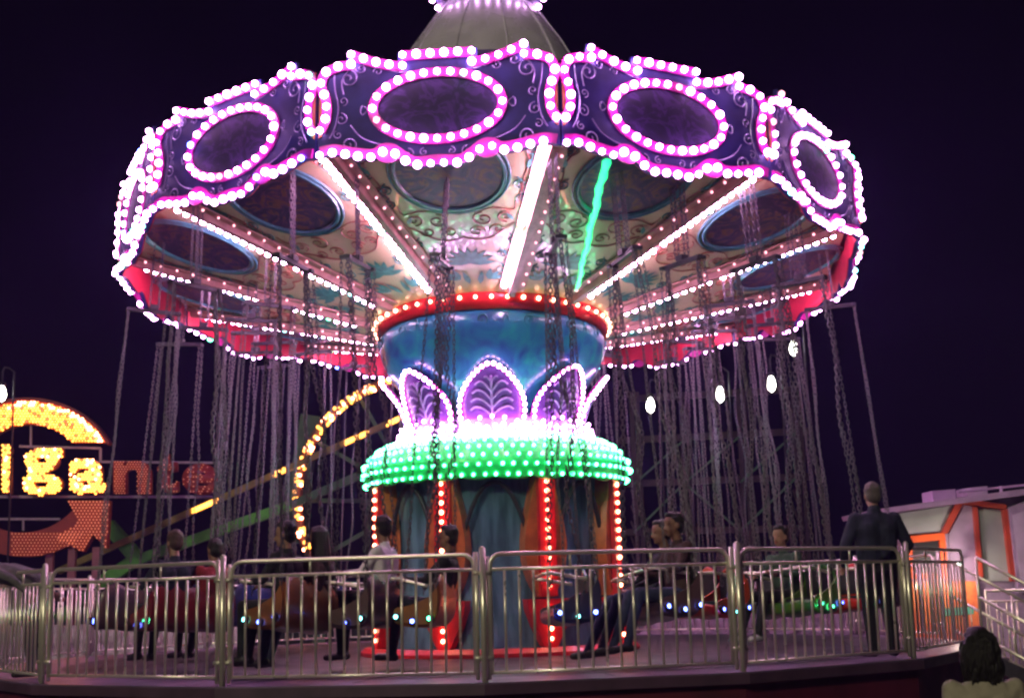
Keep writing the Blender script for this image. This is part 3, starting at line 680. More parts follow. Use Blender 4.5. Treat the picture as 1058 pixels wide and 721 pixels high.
# ------------------------------------------------------------------ FENCE
def fence_section(k, label):
    a, b = fence_pt(k, FR - 0.0), fence_pt(k + 1, FR - 0.0); d = b - a; L = d.length
    ang = math.atan2(d.y, d.x); M = Matrix.Translation(a) @ Rz(ang)
    e = empty('fence_section', label, 'fence', M, 'steel fence sections round the deck')
    key = 'f'
    if key not in FM:
        x0, x1 = 0.07, L - 0.07
        fr = MB(); c = 0.10; top = []
        top += [(x0, 0, 0.06), (x0, 0, 1.08 - c)] + [(x0 + c - c * math.cos(t), 0, 1.08 - c + c * math.sin(t)) for t in (0.4, 0.8, 1.2)] + [(x0 + c, 0, 1.08)]
        top += [(x1 - c, 0, 1.08)] + [(x1 - c + c * math.sin(t), 0, 1.08 - c + c * math.cos(t)) for t in (0.4, 0.8, 1.2)] + [(x1, 0, 1.08 - c), (x1, 0, 0.06)]
        fr.tube(top, 0.019, 10)
        fr.tube([(x0, 0, 0.95), (x1, 0, 0.95)], 0.015, 8); fr.tube([(x0, 0, 0.075), (x1, 0, 0.075)], 0.015, 8)
        for t in (0.33, 0.67): fr.tube([(x0 + (x1 - x0) * t, 0, 0.95), (x0 + (x1 - x0) * t, 0, 1.08)], 0.011, 6)
        FM['f'] = fr.mesh('rail_frame', steel, True)
        br = MB(); n = 17
        for i in range(1, n): br.tube([(x0 + (x1 - x0) * i / n, 0, 0.075), (x0 + (x1 - x0) * i / n, 0, 0.95)], 0.0120, 8)
        FM['b'] = br.mesh('bar_grille', steel, True)
        po = MB(); po.tube([(0, -0.03, -0.13), (0, -0.03, 1.13)], 0.027, 12); po.tube([(0, -0.03, 1.13), (0, -0.03, 1.145)], [0.027, 0.012], 12)
        po.tube([(-0.055, -0.01, 0.02), (-0.055, -0.01, 1.10)], 0.020, 10); po.tube([(0.05, 0.0, 0.02), (0.05, 0.0, 1.06)], 0.018, 10)
        po.box((0, -0.03, -0.05), (0.08, 0.05, 0.10)); po.box((0.045, -0.015, 0.92), (0.08, 0.03, 0.035)); po.box((0.045, -0.015, 0.2), (0.08, 0.03, 0.035)); po.box((-0.045, -0.015, 0.92), (0.08, 0.03, 0.035)); po.box((-0.045, -0.015, 0.2), (0.08, 0.03, 0.035))
        FM['p'] = po.mesh('post', steel, True)
    link('rail_frame', FM['f'], e); link('bar_grille', FM['b'], e); link('post', FM['p'], e)
FM = {}
flab = {-4: 'steel fence section turning away at the far left of the deck', -3: 'steel fence section in front of the bending person in grey', -2: 'steel fence section in front of the rider in navy on a red seat',
        -1: 'steel fence section in front of the riders on orange seats', 0: 'steel fence section in front of the blue seat and the riders in jeans', 1: 'steel fence section in front of the child and the standing man',
        2: 'steel fence section in front of the orange cabin wall', 3: 'steel fence section beyond the stair top, seen edge on'}
for k in range(-4, 12):
    if k == 3: continue
    fence_section(k, flab.get(k, 'steel fence section at the back of the deck behind the ride'))

# ------------------------------------------------------------------ PEOPLE
def remesh(mb, voxel, smooth_it=4):
    me = mb.mesh('tmp', []); o = bpy.data.objects.new('tmp', me); COL.objects.link(o)
    r = o.modifiers.new('r', 'REMESH'); r.mode = 'VOXEL'; r.voxel_size = voxel; r.use_smooth_shade = True
    s = o.modifiers.new('s', 'SMOOTH'); s.iterations = smooth_it; s.factor = 0.5
    dg = bpy.context.evaluated_depsgraph_get(); dg.update()
    res = bpy.data.meshes.new_from_object(o.evaluated_get(dg)); bpy.data.objects.remove(o); bpy.data.meshes.remove(me)
    return res
def capsule(mb, a, b, ra, rb):
    a, b = Vector(a), Vector(b); d = (b - a); t = d.normalized() if d.length > 1e-6 else Vector((0, 0, 1)); pts = []; rs = []
    for k in range(4): pts.append(a - t * ra * math.cos(k / 4 * math.pi / 2 + 0.05)); rs.append(ra * math.sin(k / 4 * math.pi / 2 + 0.05))
    pts += [a, b]; rs += [ra, rb]
    for k in range(3, -1, -1): pts.append(b + t * rb * math.cos(k / 4 * math.pi / 2 + 0.05)); rs.append(rb * math.sin(k / 4 * math.pi / 2 + 0.05))
    mb.tube(pts, rs, 12)
PM = dict(shoe_white=mat('shoe_white', (0.6, 0.58, 0.6), 0.6, var=0.2, vscale=12), redtop=mat('cloth_red', (0.28, 0.02, 0.03), 0.85, var=0.3, vscale=10, bump=0.9, bscale=9), skin=mat('skin', (0.36, 0.20, 0.14), 0.5, var=0.15, vscale=20), skin2=mat('skin_tan', (0.26, 0.13, 0.085), 0.5, var=0.15, vscale=20), navy=mat('cloth_navy', (0.018, 0.022, 0.05), 0.85, var=0.4, vscale=10, bump=0.9, bscale=9),
          black=mat('cloth_black', (0.012, 0.012, 0.014), 0.85, var=0.4, vscale=10, bump=0.9, bscale=9), white=mat('cloth_white', (0.78, 0.74, 0.80), 0.85, var=0.15, vscale=10, bump=0.9, bscale=9), cream=mat('cloth_cream', (0.42, 0.38, 0.30), 0.85, var=0.2, vscale=8, bump=0.5, bscale=9),
          jeans=mat('cloth_jeans', (0.035, 0.045, 0.11), 0.85, var=0.35, vscale=14, bump=0.5, bscale=16), brown=mat('cloth_brown', (0.07, 0.035, 0.03), 0.85, var=0.35, vscale=10, bump=0.9, bscale=9), grey=mat('cloth_grey', (0.13, 0.12, 0.13), 0.85, var=0.3, vscale=10, bump=0.9, bscale=9),
          shoe=mat('shoe_dark', (0.025, 0.02, 0.025), 0.5, var=0.3, vscale=12), green=mat('cloth_green', (0.03, 0.07, 0.04), 0.85, var=0.3, vscale=12, bump=0.4, bscale=14),
          hair_dark=mat('hair_dark', (0.012, 0.009, 0.009), 0.45, var=0.5, vscale=9, bump=0.8, bscale=40, stretch=(3, 3, 0.5)), hair_grey=mat('hair_grey', (0.16, 0.13, 0.12), 0.5, var=0.4, vscale=9, bump=0.8, bscale=50, stretch=(3, 3, 0.6)), hair_brown=mat('hair_red_brown', (0.09, 0.045, 0.035), 0.5, var=0.4, vscale=9, bump=0.8, bscale=40, stretch=(3, 3, 0.5)),
          eye=mat('eye_dark', (0.02, 0.015, 0.015), 0.2, var=0.2, vscale=5), lip=mat('lip', (0.30, 0.10, 0.09), 0.5, var=0.1, vscale=9))
def person(label, M, J, top, legs, skin, hair, hair_style='short', head_turn=0.0, head_tilt=0.0, voxel=0.011, scale=1.0, group=None, bulk=1.0, shoe='shoe'):
    """J: joint positions; the person faces +y, x to the right, origin under the pelvis"""
    segs = []
    def S(a, b, ra, rb, m_):
        k = bulk if (m_ == top or m_ == legs) else 1
        segs.append((Vector(a), Vector(b), ra * k, rb * k, m_))
    hip, chest, neck, head = Vector(J['hip']), Vector(J['chest']), Vector(J['neck']), Vector(J['head'])
    ax = Vector((1, 0, 0)); fw = (chest - hip).normalized().cross(ax) * -1
    S(hip - ax * 0.075, hip + ax * 0.075, 0.105, 0.105, legs)
    for sx in (-1, 1):
        S(hip + ax * sx * 0.07 + Vector((0, 0, 0.06)), chest + ax * sx * 0.085, 0.10, 0.115, top)
        S(chest + ax * sx * 0.085, J['sh'][sx > 0], 0.11, 0.062, top)
    S(chest - ax * 0.09 + (neck - chest) * 0.35, chest + ax * 0.09 + (neck - chest) * 0.35, 0.085, 0.085, top)
    S(chest + (neck - chest) * 0.6, neck, 0.075, 0.055, top); S(neck, head - Vector((0, 0, 0.05)), 0.052, 0.05, skin)
    for i in (0, 1):
        sh, el, wr = (Vector(J[n][i]) for n in ('sh', 'el', 'wr'))
        S(sh, el, 0.060, 0.044, top); S(el, wr, 0.044, 0.030, top if J.get('long', True) else skin)
        hd = (wr - el).normalized(); palm = wr + hd * 0.055; sd = Vector(J.get('palm_side', (1, 0, 0))); sd = (sd - hd * sd.dot(hd)).normalized(); nn = hd.cross(sd) * (1 if i else -1)
        S(wr, palm, 0.027, 0.032, skin); S(palm - sd * 0.02, palm + sd * 0.02, 0.020, 0.020, skin)
        for f in range(4):
            b0 = palm + hd * 0.022 + sd * (f - 1.5) * 0.020; L = (0.062, 0.075, 0.070, 0.055)[f]
            k1 = b0 + (hd * 0.85 + nn * 0.35).normalized() * L * 0.55; k2 = k1 + (hd * 0.55 + nn * 0.8).normalized() * L * 0.5
            S(b0, k1, 0.0095, 0.009, skin); S(k1, k2, 0.009, 0.008, skin)
        tb0 = wr + hd * 0.03 + sd * (-0.028 if i else 0.028); td = (hd * 0.7 + sd * (-0.6 if i else 0.6) + nn * 0.35).normalized()
        S(tb0, tb0 + td * 0.04, 0.012, 0.011, skin); S(tb0 + td * 0.04, tb0 + (td * 0.6 + hd * 0.5).normalized() * 0.068, 0.0105, 0.009, skin)
        hp, kn, an = (Vector(J[n][i]) for n in ('hp', 'kn', 'an'))
        S(hp, kn, 0.092, 0.060, legs); S(kn, an, 0.062, 0.042, legs)
        toe = Vector(J['toe'][i]); up_ = Vector((0, 0, 1))
        S(an + (an - toe).normalized() * 0.03 - up_ * 0.045, toe - (toe - an).normalized() * 0.03, 0.040, 0.034, 'shoe')
    mb = MB()
    for a, b, ra, rb, m_ in segs: capsule(mb, a, b, ra, rb)
    # head
    HM = Matrix.Translation(head) @ Rz(head_turn) @ Matrix.Rotation(head_tilt, 4, 'X')
    hv = [((0, 0.0, 0.035), (0.074, 0.094, 0.094)), ((0, 0.022, -0.04), (0.058, 0.068, 0.075)), ((0, 0.055, -0.085), (0.03, 0.03, 0.026))]
    for c, s3 in hv:
        vs, fs = ICO[3]; mb.add([HM @ Vector((c[0] + v[0] * s3[0], c[1] + v[1] * s3[1], c[2] + v[2] * s3[2])) for v in vs], fs)
    capsule(mb, HM @ Vector((0, 0.088, 0.005)), HM @ Vector((0, 0.108, -0.035)), 0.011, 0.016)      # nose
    for sx in (-1, 1):
        vs, fs = ICO[2]; mb.add([HM @ Vector((sx * 0.076 + v[0] * 0.012, -0.005 + v[1] * 0.022, -0.012 + v[2] * 0.034)) for v in vs], fs)
    body = remesh(mb, voxel)
    names = [skin, top, legs, 'shoe', 'eye', 'lip']
    for n_ in names: body.materials.append(PM[shoe if n_ == 'shoe' else n_])
    idx = []; hc = HM @ Vector((0, 0.0, 0.0))
    for p in body.polygons:
        c = p.center
        best = (9, skin)
        dh = (c - hc).length - 0.105
        if dh < best[0]: best = (dh, skin)
        for a, b, ra, rb, m_ in segs:
            ab = b - a; t = max(0, min(1, (c - a).dot(ab) / max(1e-9, ab.length_squared)))
            dd = (c - (a + ab * t)).length - (ra + (rb - ra) * t)
            if dd < best[0]: best = (dd, m_)
        q = HM.inverted() @ c
        m_ = best[1]
        if m_ == skin and q.y > 0.05:
            if abs(abs(q.x) - 0.032) < 0.011 and abs(q.z - 0.008) < 0.005: m_ = 'eye'
            if abs(q.x) < 0.024 and abs(q.z + 0.060) < 0.007: m_ = 'lip'
        idx.append(names.index(m_))
    body.polygons.foreach_set('material_index', idx); body.polygons.foreach_set('use_smooth', [True] * len(idx))
    body.name = 'person'
    o = bpy.data.objects.new('person', body); COL.objects.link(o); o.matrix_world = M @ Matrix.Scale(scale, 4); tag(o, label, 'person', group)
    # hair
    hb = MB()
    def el_(c, s3, sub=3):
        vs, fs = ICO[sub]; hb.add([HM @ Vector((c[0] + v[0] * s3[0], c[1] + v[1] * s3[1], c[2] + v[2] * s3[2])) for v in vs], fs)
    el_((0, -0.022, 0.052), (0.083, 0.092, 0.092)); el_((0, -0.045, 0.0), (0.078, 0.066, 0.085))
    el_((0, 0.035, 0.105), (0.055, 0.05, 0.035))
    rnd = random.Random(len(label))
    if hair_style == 'short':
        for i in range(70):
            a = rnd.uniform(0, 6.28); b = rnd.uniform(0.1, 1.5); p = Vector((0.078 * math.cos(a) * math.sin(b), -0.022 + 0.088 * math.sin(a) * math.sin(b), 0.052 + 0.088 * math.cos(b)))
            el_(p, (0.014, 0.014, 0.012), 1)
    if hair_style == 'full':
        el_((0, -0.03, -0.04), (0.122, 0.10, 0.16)); el_((0.02, -0.03, -0.12), (0.13, 0.10, 0.12))
        for i in range(110):
            a = rnd.uniform(0, 6.28); z0 = rnd.uniform(-0.16, 0.10); k0 = math.sqrt(max(0.05, 1 - ((z0 + 0.04) / 0.19) ** 2)); q0 = Vector((0.128 * k0 * math.cos(a), -0.03 + 0.10 * k0 * math.sin(a), z0))
            capsule(hb, HM @ (q0 * 0.97), HM @ (q0 + Vector((rnd.uniform(-0.012, 0.012), rnd.uniform(-0.01, 0.01), -rnd.uniform(0.05, 0.10)))), 0.013, 0.006)
    if hair_style in ('long', 'full'):
        drop = 0.30 if hair_style == 'long' else 0.20; wd = 0.085 if hair_style == 'long' else 0.128
        el_((0, -0.05, -0.03), (wd, 0.075, 0.12))
        for i in range(0 if hair_style == 'full' else 26):
            a = math.pi * (i / 25) + math.pi; x = wd * math.cos(a); y = -0.03 + 0.075 * math.sin(a)
            z1 = -drop + rnd.uniform(-0.02, 0.02)
            capsule(hb, HM @ Vector((x * 0.85, y * 0.9, 0.06)), HM @ Vector((x * rnd.uniform(0.95, 1.15), y * rnd.uniform(0.95, 1.2), z1 * 0.6)), 0.026, 0.024)
            capsule(hb, HM @ Vector((x * 1.0, y, z1 * 0.5)), HM @ Vector((x * rnd.uniform(0.8, 1.2), y * rnd.uniform(0.9, 1.2), z1)), 0.022, 0.016)
    hm = remesh(hb, 0.008, 7 if hair_style == 'full' else 2); hm.materials.append(PM[hair]); hm.polygons.foreach_set('use_smooth', [True] * len(hm.polygons))
    link('hair', hm, o)
    return o
def seated(lean=0.05, knee=0.35, drop=0.42, hands='bar', long=True, spread=0.10, feet_fwd=0.05, feet_split=0.03):
    hz = 0.11; J = {}
    J['hip'] = (0, -0.08, hz); J['chest'] = (0, -0.10 - lean, hz + 0.36); J['neck'] = (0, -0.10 - lean * 1.1, hz + 0.53); J['head'] = (0, -0.08 - lean, hz + 0.69)
    J['sh'] = [(s * 0.185, -0.10 - lean, hz + 0.455) for s in (-1, 1)]
    if hands == 'bar': J['el'] = [(s * 0.25, 0.03, hz + 0.24) for s in (-1, 1)]; J['wr'] = [(s * 0.16, 0.25, hz + 0.25) for s in (-1, 1)]
    elif hands == 'chain': J['el'] = [(s * 0.30, 0.02, hz + 0.36) for s in (-1, 1)]; J['wr'] = [(s * 0.36, 0.10, hz + 0.60) for s in (-1, 1)]
    else: J['el'] = [(s * 0.24, 0.0, hz + 0.22) for s in (-1, 1)]; J['wr'] = [(s * 0.12, 0.22, hz + 0.13) for s in (-1, 1)]
    J['hp'] = [(s * 0.09, -0.04, hz - 0.01) for s in (-1, 1)]; J['kn'] = [(s * spread, knee, hz + 0.03) for s in (-1, 1)]
    J['an'] = [(s * spread, knee + feet_fwd + s * feet_split, hz - drop) for s in (-1, 1)]; J['toe'] = [(s * (spread + 0.02), knee + feet_fwd + 0.19 + s * feet_split, hz - drop - 0.055) for s in (-1, 1)]
    J['long'] = long; return J
def on_seat(key, x): return SW[key] @ Matrix.Translation((x, -0.03, -0.02))
person('rider seen from behind in a navy jacket with reddish grey hair on a red seat', on_seat('A', -0.22), seated(0.04), 'navy', 'black', 'skin', 'hair_brown', 'short')
person('woman with long dark hair and brown top seated on an orange swing seat', on_seat('B', 0.22), seated(0.06, feet_fwd=0.12, drop=0.44), 'brown', 'jeans', 'skin', 'hair_dark', 'long', head_turn=R(-20))
person('rider in black beside the long haired woman, only face and hair showing', on_seat('B', -0.24), seated(-0.02, feet_fwd=0.05, drop=0.44), 'black', 'black', 'skin', 'hair_dark', 'short', head_turn=R(15))
person('dark haired rider in a white shirt seated on an orange swing seat', on_seat('C', 0.20) @ Matrix.Translation((0, 0, 0.10)), seated(0.02, feet_fwd=0.02, drop=0.54), 'white', 'black', 'skin2', 'hair_dark', 'short', head_turn=R(-25))
person('rider in a black shirt with short dark hair facing left by the bulb column', on_seat('D', 0.2), seated(0.05, hands='bar', drop=0.50), 'black', 'navy', 'skin2', 'hair_dark', 'short', head_turn=R(8))
person('rider in jeans leaning back with legs stretched out, nearer the fence', on_seat('F', 0.24), seated(0.12, knee=0.40, feet_fwd=0.25, drop=0.44, hands='lap'), 'black', 'jeans', 'skin2', 'hair_dark', 'short')
person('rider in dark top beside the one in jeans, half hidden', on_seat('F', -0.24), seated(0.02, knee=0.40, feet_fwd=0.20, drop=0.44, hands='bar'), 'brown', 'jeans', 'skin2', 'hair_dark', 'short')
person('child with dark hair in profile on a green swing seat', on_seat('H', 0.2), seated(0.02, hands='bar', drop=0.40, knee=0.44, feet_fwd=0.22), 'green', 'black', 'skin', 'hair_dark', 'short', scale=0.92, shoe='shoe_white')
person('rider in a red top beside the one in navy, mostly hidden by the fence post', on_seat('A', 0.24), seated(0.10), 'redtop', 'black', 'skin2', 'hair_dark', 'short', scale=0.93)
def standing(bend=0.0, arms='down'):
    J = {}; hz = 0.93
    J['hip'] = (0, 0, hz); cy, cz = math.sin(bend), math.cos(bend)
    P = lambda x, d, o=0.0: (x, cy * d + cz * o, hz + cz * d - cy * o)
    J['chest'] = P(0, 0.36, -0.01); J['neck'] = P(0, 0.545, -0.02); J['head'] = P(0, 0.705, 0.015)
    J['sh'] = [P(s * 0.205, 0.46, -0.01) for s in (-1, 1)]
    if arms == 'hips': J['el'] = [P(s * 0.34, 0.20, -0.02) for s in (-1, 1)]; J['wr'] = [P(s * 0.30, 0.02, 0.15) for s in (-1, 1)]
    elif arms == 'rail': J['el'] = [P(s * 0.27, 0.26, 0.18) for s in (-1, 1)]; J['wr'] = [P(s * 0.20, 0.22, 0.42) for s in (-1, 1)]
    else: J['el'] = [P(s * 0.25, 0.17, -0.02) for s in (-1, 1)]; J['wr'] = [P(s * 0.26, -0.07, 0.05) for s in (-1, 1)]
    J['hp'] = [(s * 0.095, 0, hz - 0.03) for s in (-1, 1)]; J['kn'] = [(s * 0.100, 0.03, 0.50) for s in (-1, 1)]
    J['an'] = [(s * 0.115, -0.02, 0.095) for s in (-1, 1)]; J['toe'] = [(s * 0.16, 0.17, 0.036) for s in (-1, 1)]
    J['palm_side'] = (0, 1, 0); return J
p0 = at(914, 690, -4.05); 
person('man in dark jacket and trousers with short grey hair standing inside the fence, back turned', Matrix.Translation((p0.x, -4.05, 0.004)) @ Rz(R(8)), standing(0.0, 'hips'), 'navy', 'black', 'skin', 'hair_grey', 'short', scale=0.985, bulk=1.32)
p0 = at(1014, 690, -11.0)
person('dark haired girl in a cream top in the foreground, seen from behind', Matrix.Translation((p0.x, -11.0, GZ)) @ Rz(R(4)), standing(0.02, 'down'), 'cream', 'jeans', 'skin', 'hair_dark', 'full', scale=0.80, voxel=0.009)
p0 = at(36, 690, -3.4)
person('person in a grey jacket bending forward over a low seat behind the left fence', Matrix.Translation((p0.x, -3.4, 0.004)) @ Rz(R(80)), standing(R(68), 'down'), 'grey', 'black', 'skin', 'hair_dark', 'short')

# ------------------------------------------------------------------ BACKGROUND, LEFT: lettered sign with a circling arrow
YS = 14.0
sign = empty('lit_sign', 'bulb covered sign with yellow letters igante inside a circling arrow', 'sign', Matrix.Translation(at(75, 600, YS)))
SI = sign.matrix_world.inverted()
face_m = mat('sign_face_red', (0.30, 0.03, 0.03), 0.5, var=0.3, vscale=4); face_o = mat('sign_face_amber', (0.50, 0.13, 0.02), 0.5, var=0.3, vscale=4)
def place_flat(pts2, Y): return [at(x, y, Y) for x, y in pts2]
def inside(poly, x, y):
    c = False; n = len(poly); j = n - 1
    for i in range(n):
        if (poly[i][1] > y) != (poly[j][1] > y) and x < (poly[j][0] - poly[i][0]) * (y - poly[i][1]) / (poly[j][1] - poly[i][1]) + poly[i][0]: c = not c
        j = i
    return c
def slab(polys_px, Y, th, name, m_, parent, inv):
    s = MB()
    for P in polys_px:
        W_ = [at(x, y, Y) for x, y in P]; n = len(W_)
        s.add([inv @ w for w in W_] + [inv @ (w + Vector((0, th, 0))) for w in W_], [tuple(range(n)), tuple(range(2 * n - 1, n - 1, -1))] + [(i, (i + 1) % n, n + (i + 1) % n, n + i) for i in range(n)])
    return s.build(name, m_, parent)
def arc(cx, cy, a, b, t0, t1, n): return [(cx + a * math.cos(R(t0 + (t1 - t0) * i / n)), cy - b * math.sin(R(t0 + (t1 - t0) * i / n))) for i in range(n + 1)]
top_arc = arc(28, 490, 92, 78, 25, 180, 30) + arc(30, 492, 58, 54, 180, 40, 26)
bot_arc = arc(25, 480, 95, 95, 262, 320, 16) + arc(22, 478, 72, 72, 318, 262, 16)
bot_left = arc(25, 480, 95, 95, 180, 262, 16) + arc(22, 478, 72, 72, 262, 180, 16)
head_poly = [(70, 517), (113, 517), (110, 566), (96, 552), (86, 570), (56, 556), (82, 538)]
def dots(inside_fn, x0, x1, y0, y1, step, Y, name, parent, inv, mats_pick, r):
    s = MB(); row = 0; y = y0
    while y < y1:
        x = x0 + (row % 2) * step / 2
        while x < x1:
            if inside_fn(x, y): s.ball(inv @ (at(x, y, Y)), r, mats_pick(x, y), 1)
            x += step
        y += step * 0.86; row += 1
    return s.build(name, [YELB, ORB, REDB, AMBB], parent)
ta = slab([top_arc], YS, 0.25, 'arc', face_o, sign, SI)
rim_out = arc(28, 490, 93, 79.5, 24, 180, 30) + arc(28, 490, 90, 76, 180, 24, 30)
slab([rim_out], YS - 0.05, 0.3, 'arc_rim', face_m, ta, Matrix.Identity(4) @ SI)
dots(lambda x, y: inside(top_arc, x, y) and ((x - 28) / 89) ** 2 + ((y - 490) / 75) ** 2 < 1, -70, 125, 410, 495, 3.3, YS - 0.03, 'bulb_field', ta, SI, lambda x, y: (1 if random.random() < 0.10 else (3 if random.random() < 0.25 else 0)) if ((x - 28) / 84) ** 2 + ((y - 490) / 70) ** 2 < 1 else (2 if random.random() < .5 else 3), 0.030)
ba = slab([bot_arc], YS, 0.25, 'lower_arc', face_m, sign, SI)
slab([bot_left], YS, 0.25, 'lower_arc', face_m, sign, SI)
dots(lambda x, y: inside(bot_arc, x, y) and y > 549, -20, 110, 545, 580, 3.6, YS - 0.03, 'bulb_field', ba, SI, lambda x, y: 1, 0.016)
ah = slab([head_poly], YS - 0.02, 0.25, 'arrow_head', face_m, sign, SI)
dots(lambda x, y: inside(head_poly, x, y), 55, 115, 515, 572, 3.6, YS - 0.05, 'bulb_field', ah, SI, lambda x, y: 1, 0.022)
def letter(ch, x0, x1, y0, y1, lit):
    cu = bpy.data.curves.new('letter', 'FONT'); cu.body = ch; cu.size = 1; cu.offset = 0.035; cu.extrude = 0.0; cu.resolution_u = 6
    o = bpy.data.objects.new('letter', cu); COL.objects.link(o); dg = bpy.context.evaluated_depsgraph_get(); dg.update()
    me = bpy.data.meshes.new_from_object(o.evaluated_get(dg)); bpy.data.objects.remove(o)
    bx0 = min(v.co.x for v in me.vertices); bx1 = max(v.co.x for v in me.vertices); by0 = min(v.co.y for v in me.vertices); by1 = max(v.co.y for v in me.vertices)
    for v in me.vertices:
        px = x0 + (v.co.x - bx0) / (bx1 - bx0) * (x1 - x0); py = y1 - (v.co.y - by0) / (by1 - by0) * (y1 - y0)
        v.co = SI @ at(px, py, YS - 0.06)
    me.materials.append(face_o if lit == 2 else face_m)
    ob = link('letter', me, sign); ob['label'] = ('bright' if lit == 2 else ('dim' if lit == 1 else 'unlit')) + ' letter ' + ch
    sm = ob.modifiers.new('solid', 'SOLIDIFY'); sm.thickness = 0.16; sm.offset = 0
    bv = BVHTree.FromPolygons([v.co for v in me.vertices], [tuple(p.vertices) for p in me.polygons])
    s = MB(); y = y0 + 1; row = 0; st = 2.9
    while y < y1:
        x = x0 + (row % 2) * st / 2 + 0.7
        while x < x1:
            w = SI @ at(x, y, YS - 0.20); hit = bv.ray_cast(w, Vector((0, 1, 0)), 0.5)
            if hit[0] is not None:
                dark = random.random() < (0.10 if lit == 2 else 0.0)
                if lit or random.random() < 0.3: s.ball(SI @ at(x, y, YS - 0.165), 0.028 if lit == 2 else 0.015, (1 if (dark or lit < 2) else (2 if random.random() < 0.08 else 0)), 1)
            x += st
        y += st * 0.86; row += 1
    if s.v: s.build('bulb_field', [YELB, ORB, REDB], ob)
for a_ in (('i', 2, 13, 459, 510, 2), ('g', 24, 66, 463, 512, 2), ('a', 72, 112, 474, 510.5, 2), ('n', 118, 157, 476, 510, 1), ('t', 163, 185, 469, 510, 0), ('e', 189, 226, 479, 511, 0)): letter(*a_)
sf = MB()
for (a, b, w) in (((-40, 513), (226, 513), 0.06), ((20, 461), (104, 463), 0.05), ((104, 463), (104, 478), 0.05), ((104, 477), (228, 478), 0.05), ((32, 438), (32, 461), 0.04), ((-40, 536), (62, 536), 0.05), ((24, 536), (24, 548), 0.04), ((226, 478), (226, 513), 0.05)):
    sf.bar(SI @ at(*a, YS + 0.10), SI @ at(*b, YS + 0.10), w, w)
sf.build('support_frame', lilac, sign)
for x in (52, 75, 100, -20):
    s2 = MB(); p = at(x, 565, YS + 0.2); s2.bar(SI @ p, SI @ Vector((p.x, p.y, GZ)), 0.16, 0.16); s2.build('post', mat('sign_post', (0.30, 0.10, 0.14), 0.5, var=0.3, vscale=4), sign)

# neighbouring ride: ring of amber lamps, green arms
YN = 17.0
nr_ = empty('spinning_ride', 'dark green ride with a wheel of amber lamps and sloping lit arms behind the chains', 'fairground ride', Matrix.Translation(at(433, 640, YN)))
NI = nr_.matrix_world.inverted()
wh = MB(); wp = [NI @ at(433 + 126 * math.cos(R(t)), 517 - 126 * math.sin(R(t)), YN) for t in range(0, 360, 5)]
wh.tube(wp, 0.13, 8, closed=True); wh.build('wheel_rim', mat('wheel_brown', (0.16, 0.07, 0.03), 0.5, var=0.3, vscale=5), nr_, True)
wl = MB()
for t0 in range(0, 360, 8):
    for dt in (0, 1.5, 3.0, 4.5):
        if random.random() < 0.95:
            t = t0 + dt
            for rr in (-3.2, 0, 3.2):
                if random.random() < 0.8: wl.ball(NI @ at(433 + (126 + rr) * math.cos(R(t)), 517 - (126 + rr) * math.sin(R(t)), YN - 0.16), 0.048, 0 if random.random() < .7 else 1, 1)
wl.build('rim_bulbs', [YELB, REDB], nr_)
gw = MB(); dx = MB()
for t in range(0, 360, 30): dx.bar(NI @ at(433, 517, YN + 0.1), NI @ at(433 + 122 * math.cos(R(t)), 517 - 122 * math.sin(R(t)), YN + 0.1), 0.10, 0.10)
dx.build('wheel_spokes', mat('dark_green_girder', (0.03, 0.10, 0.04), 0.5, var=0.3, vscale=4), nr_)
for a, b, w in (((60, 590), (418, 430), 0.15),):
    y_ = MB(); y_.bar(NI @ at(*a, YN - 1.0), NI @ at(*b, YN - 1.0), w, w); ya = y_.build('lit_arm', mat('dim_yellow_girder', (0.22, 0.16, 0.03), 0.5, var=0.35, vscale=4), nr_)
    l_ = MB(); ax_, bx_ = Vector((*a, 0)), Vector((*b, 0))
    for t0, t1 in ((0.39, 0.47), (0.62, 0.66), (0.83, 0.90), (0.95, 1.0)):
        n = int((t1 - t0) * 130)
        for i in range(n):
            q = ax_.lerp(bx_, t0 + (t1 - t0) * i / n)
            for s_y in (-1.3, 1.3): l_.ball(NI @ at(q.x, q.y + s_y, YN - 1.12), 0.042, 0, 1)
    l_.build('arm_bulbs', [YELB], ya)
for a, b, w in (((112, 542), (143, 578), 0.32), ((143, 576), (108, 600), 0.30), ((108, 600), (60, 640), 0.26), ((143, 578), (300, 522), 0.24), ((300, 522), (420, 470), 0.2), ((300, 560), (322, 430), 0.5)):
    s2 = MB(); yy = YN + 0.6 if w == 0.5 else YN - 0.5; s2.bar(NI @ at(*a, yy), NI @ at(*b, yy), w, w); s2.build('girder', ride_green if a[0] < 200 else mat('dark_green_girder', (0.03, 0.10, 0.04)), nr_)
for x in (330, 433, 540):
    s2 = MB(); p = at(x, 560, YN + 0.4); s2.bar(NI @ p, NI @ Vector((p.x, p.y, GZ)), 0.3, 0.3); s2.build('leg', mat('dark_green_girder', (0.03, 0.10, 0.04)), nr_)

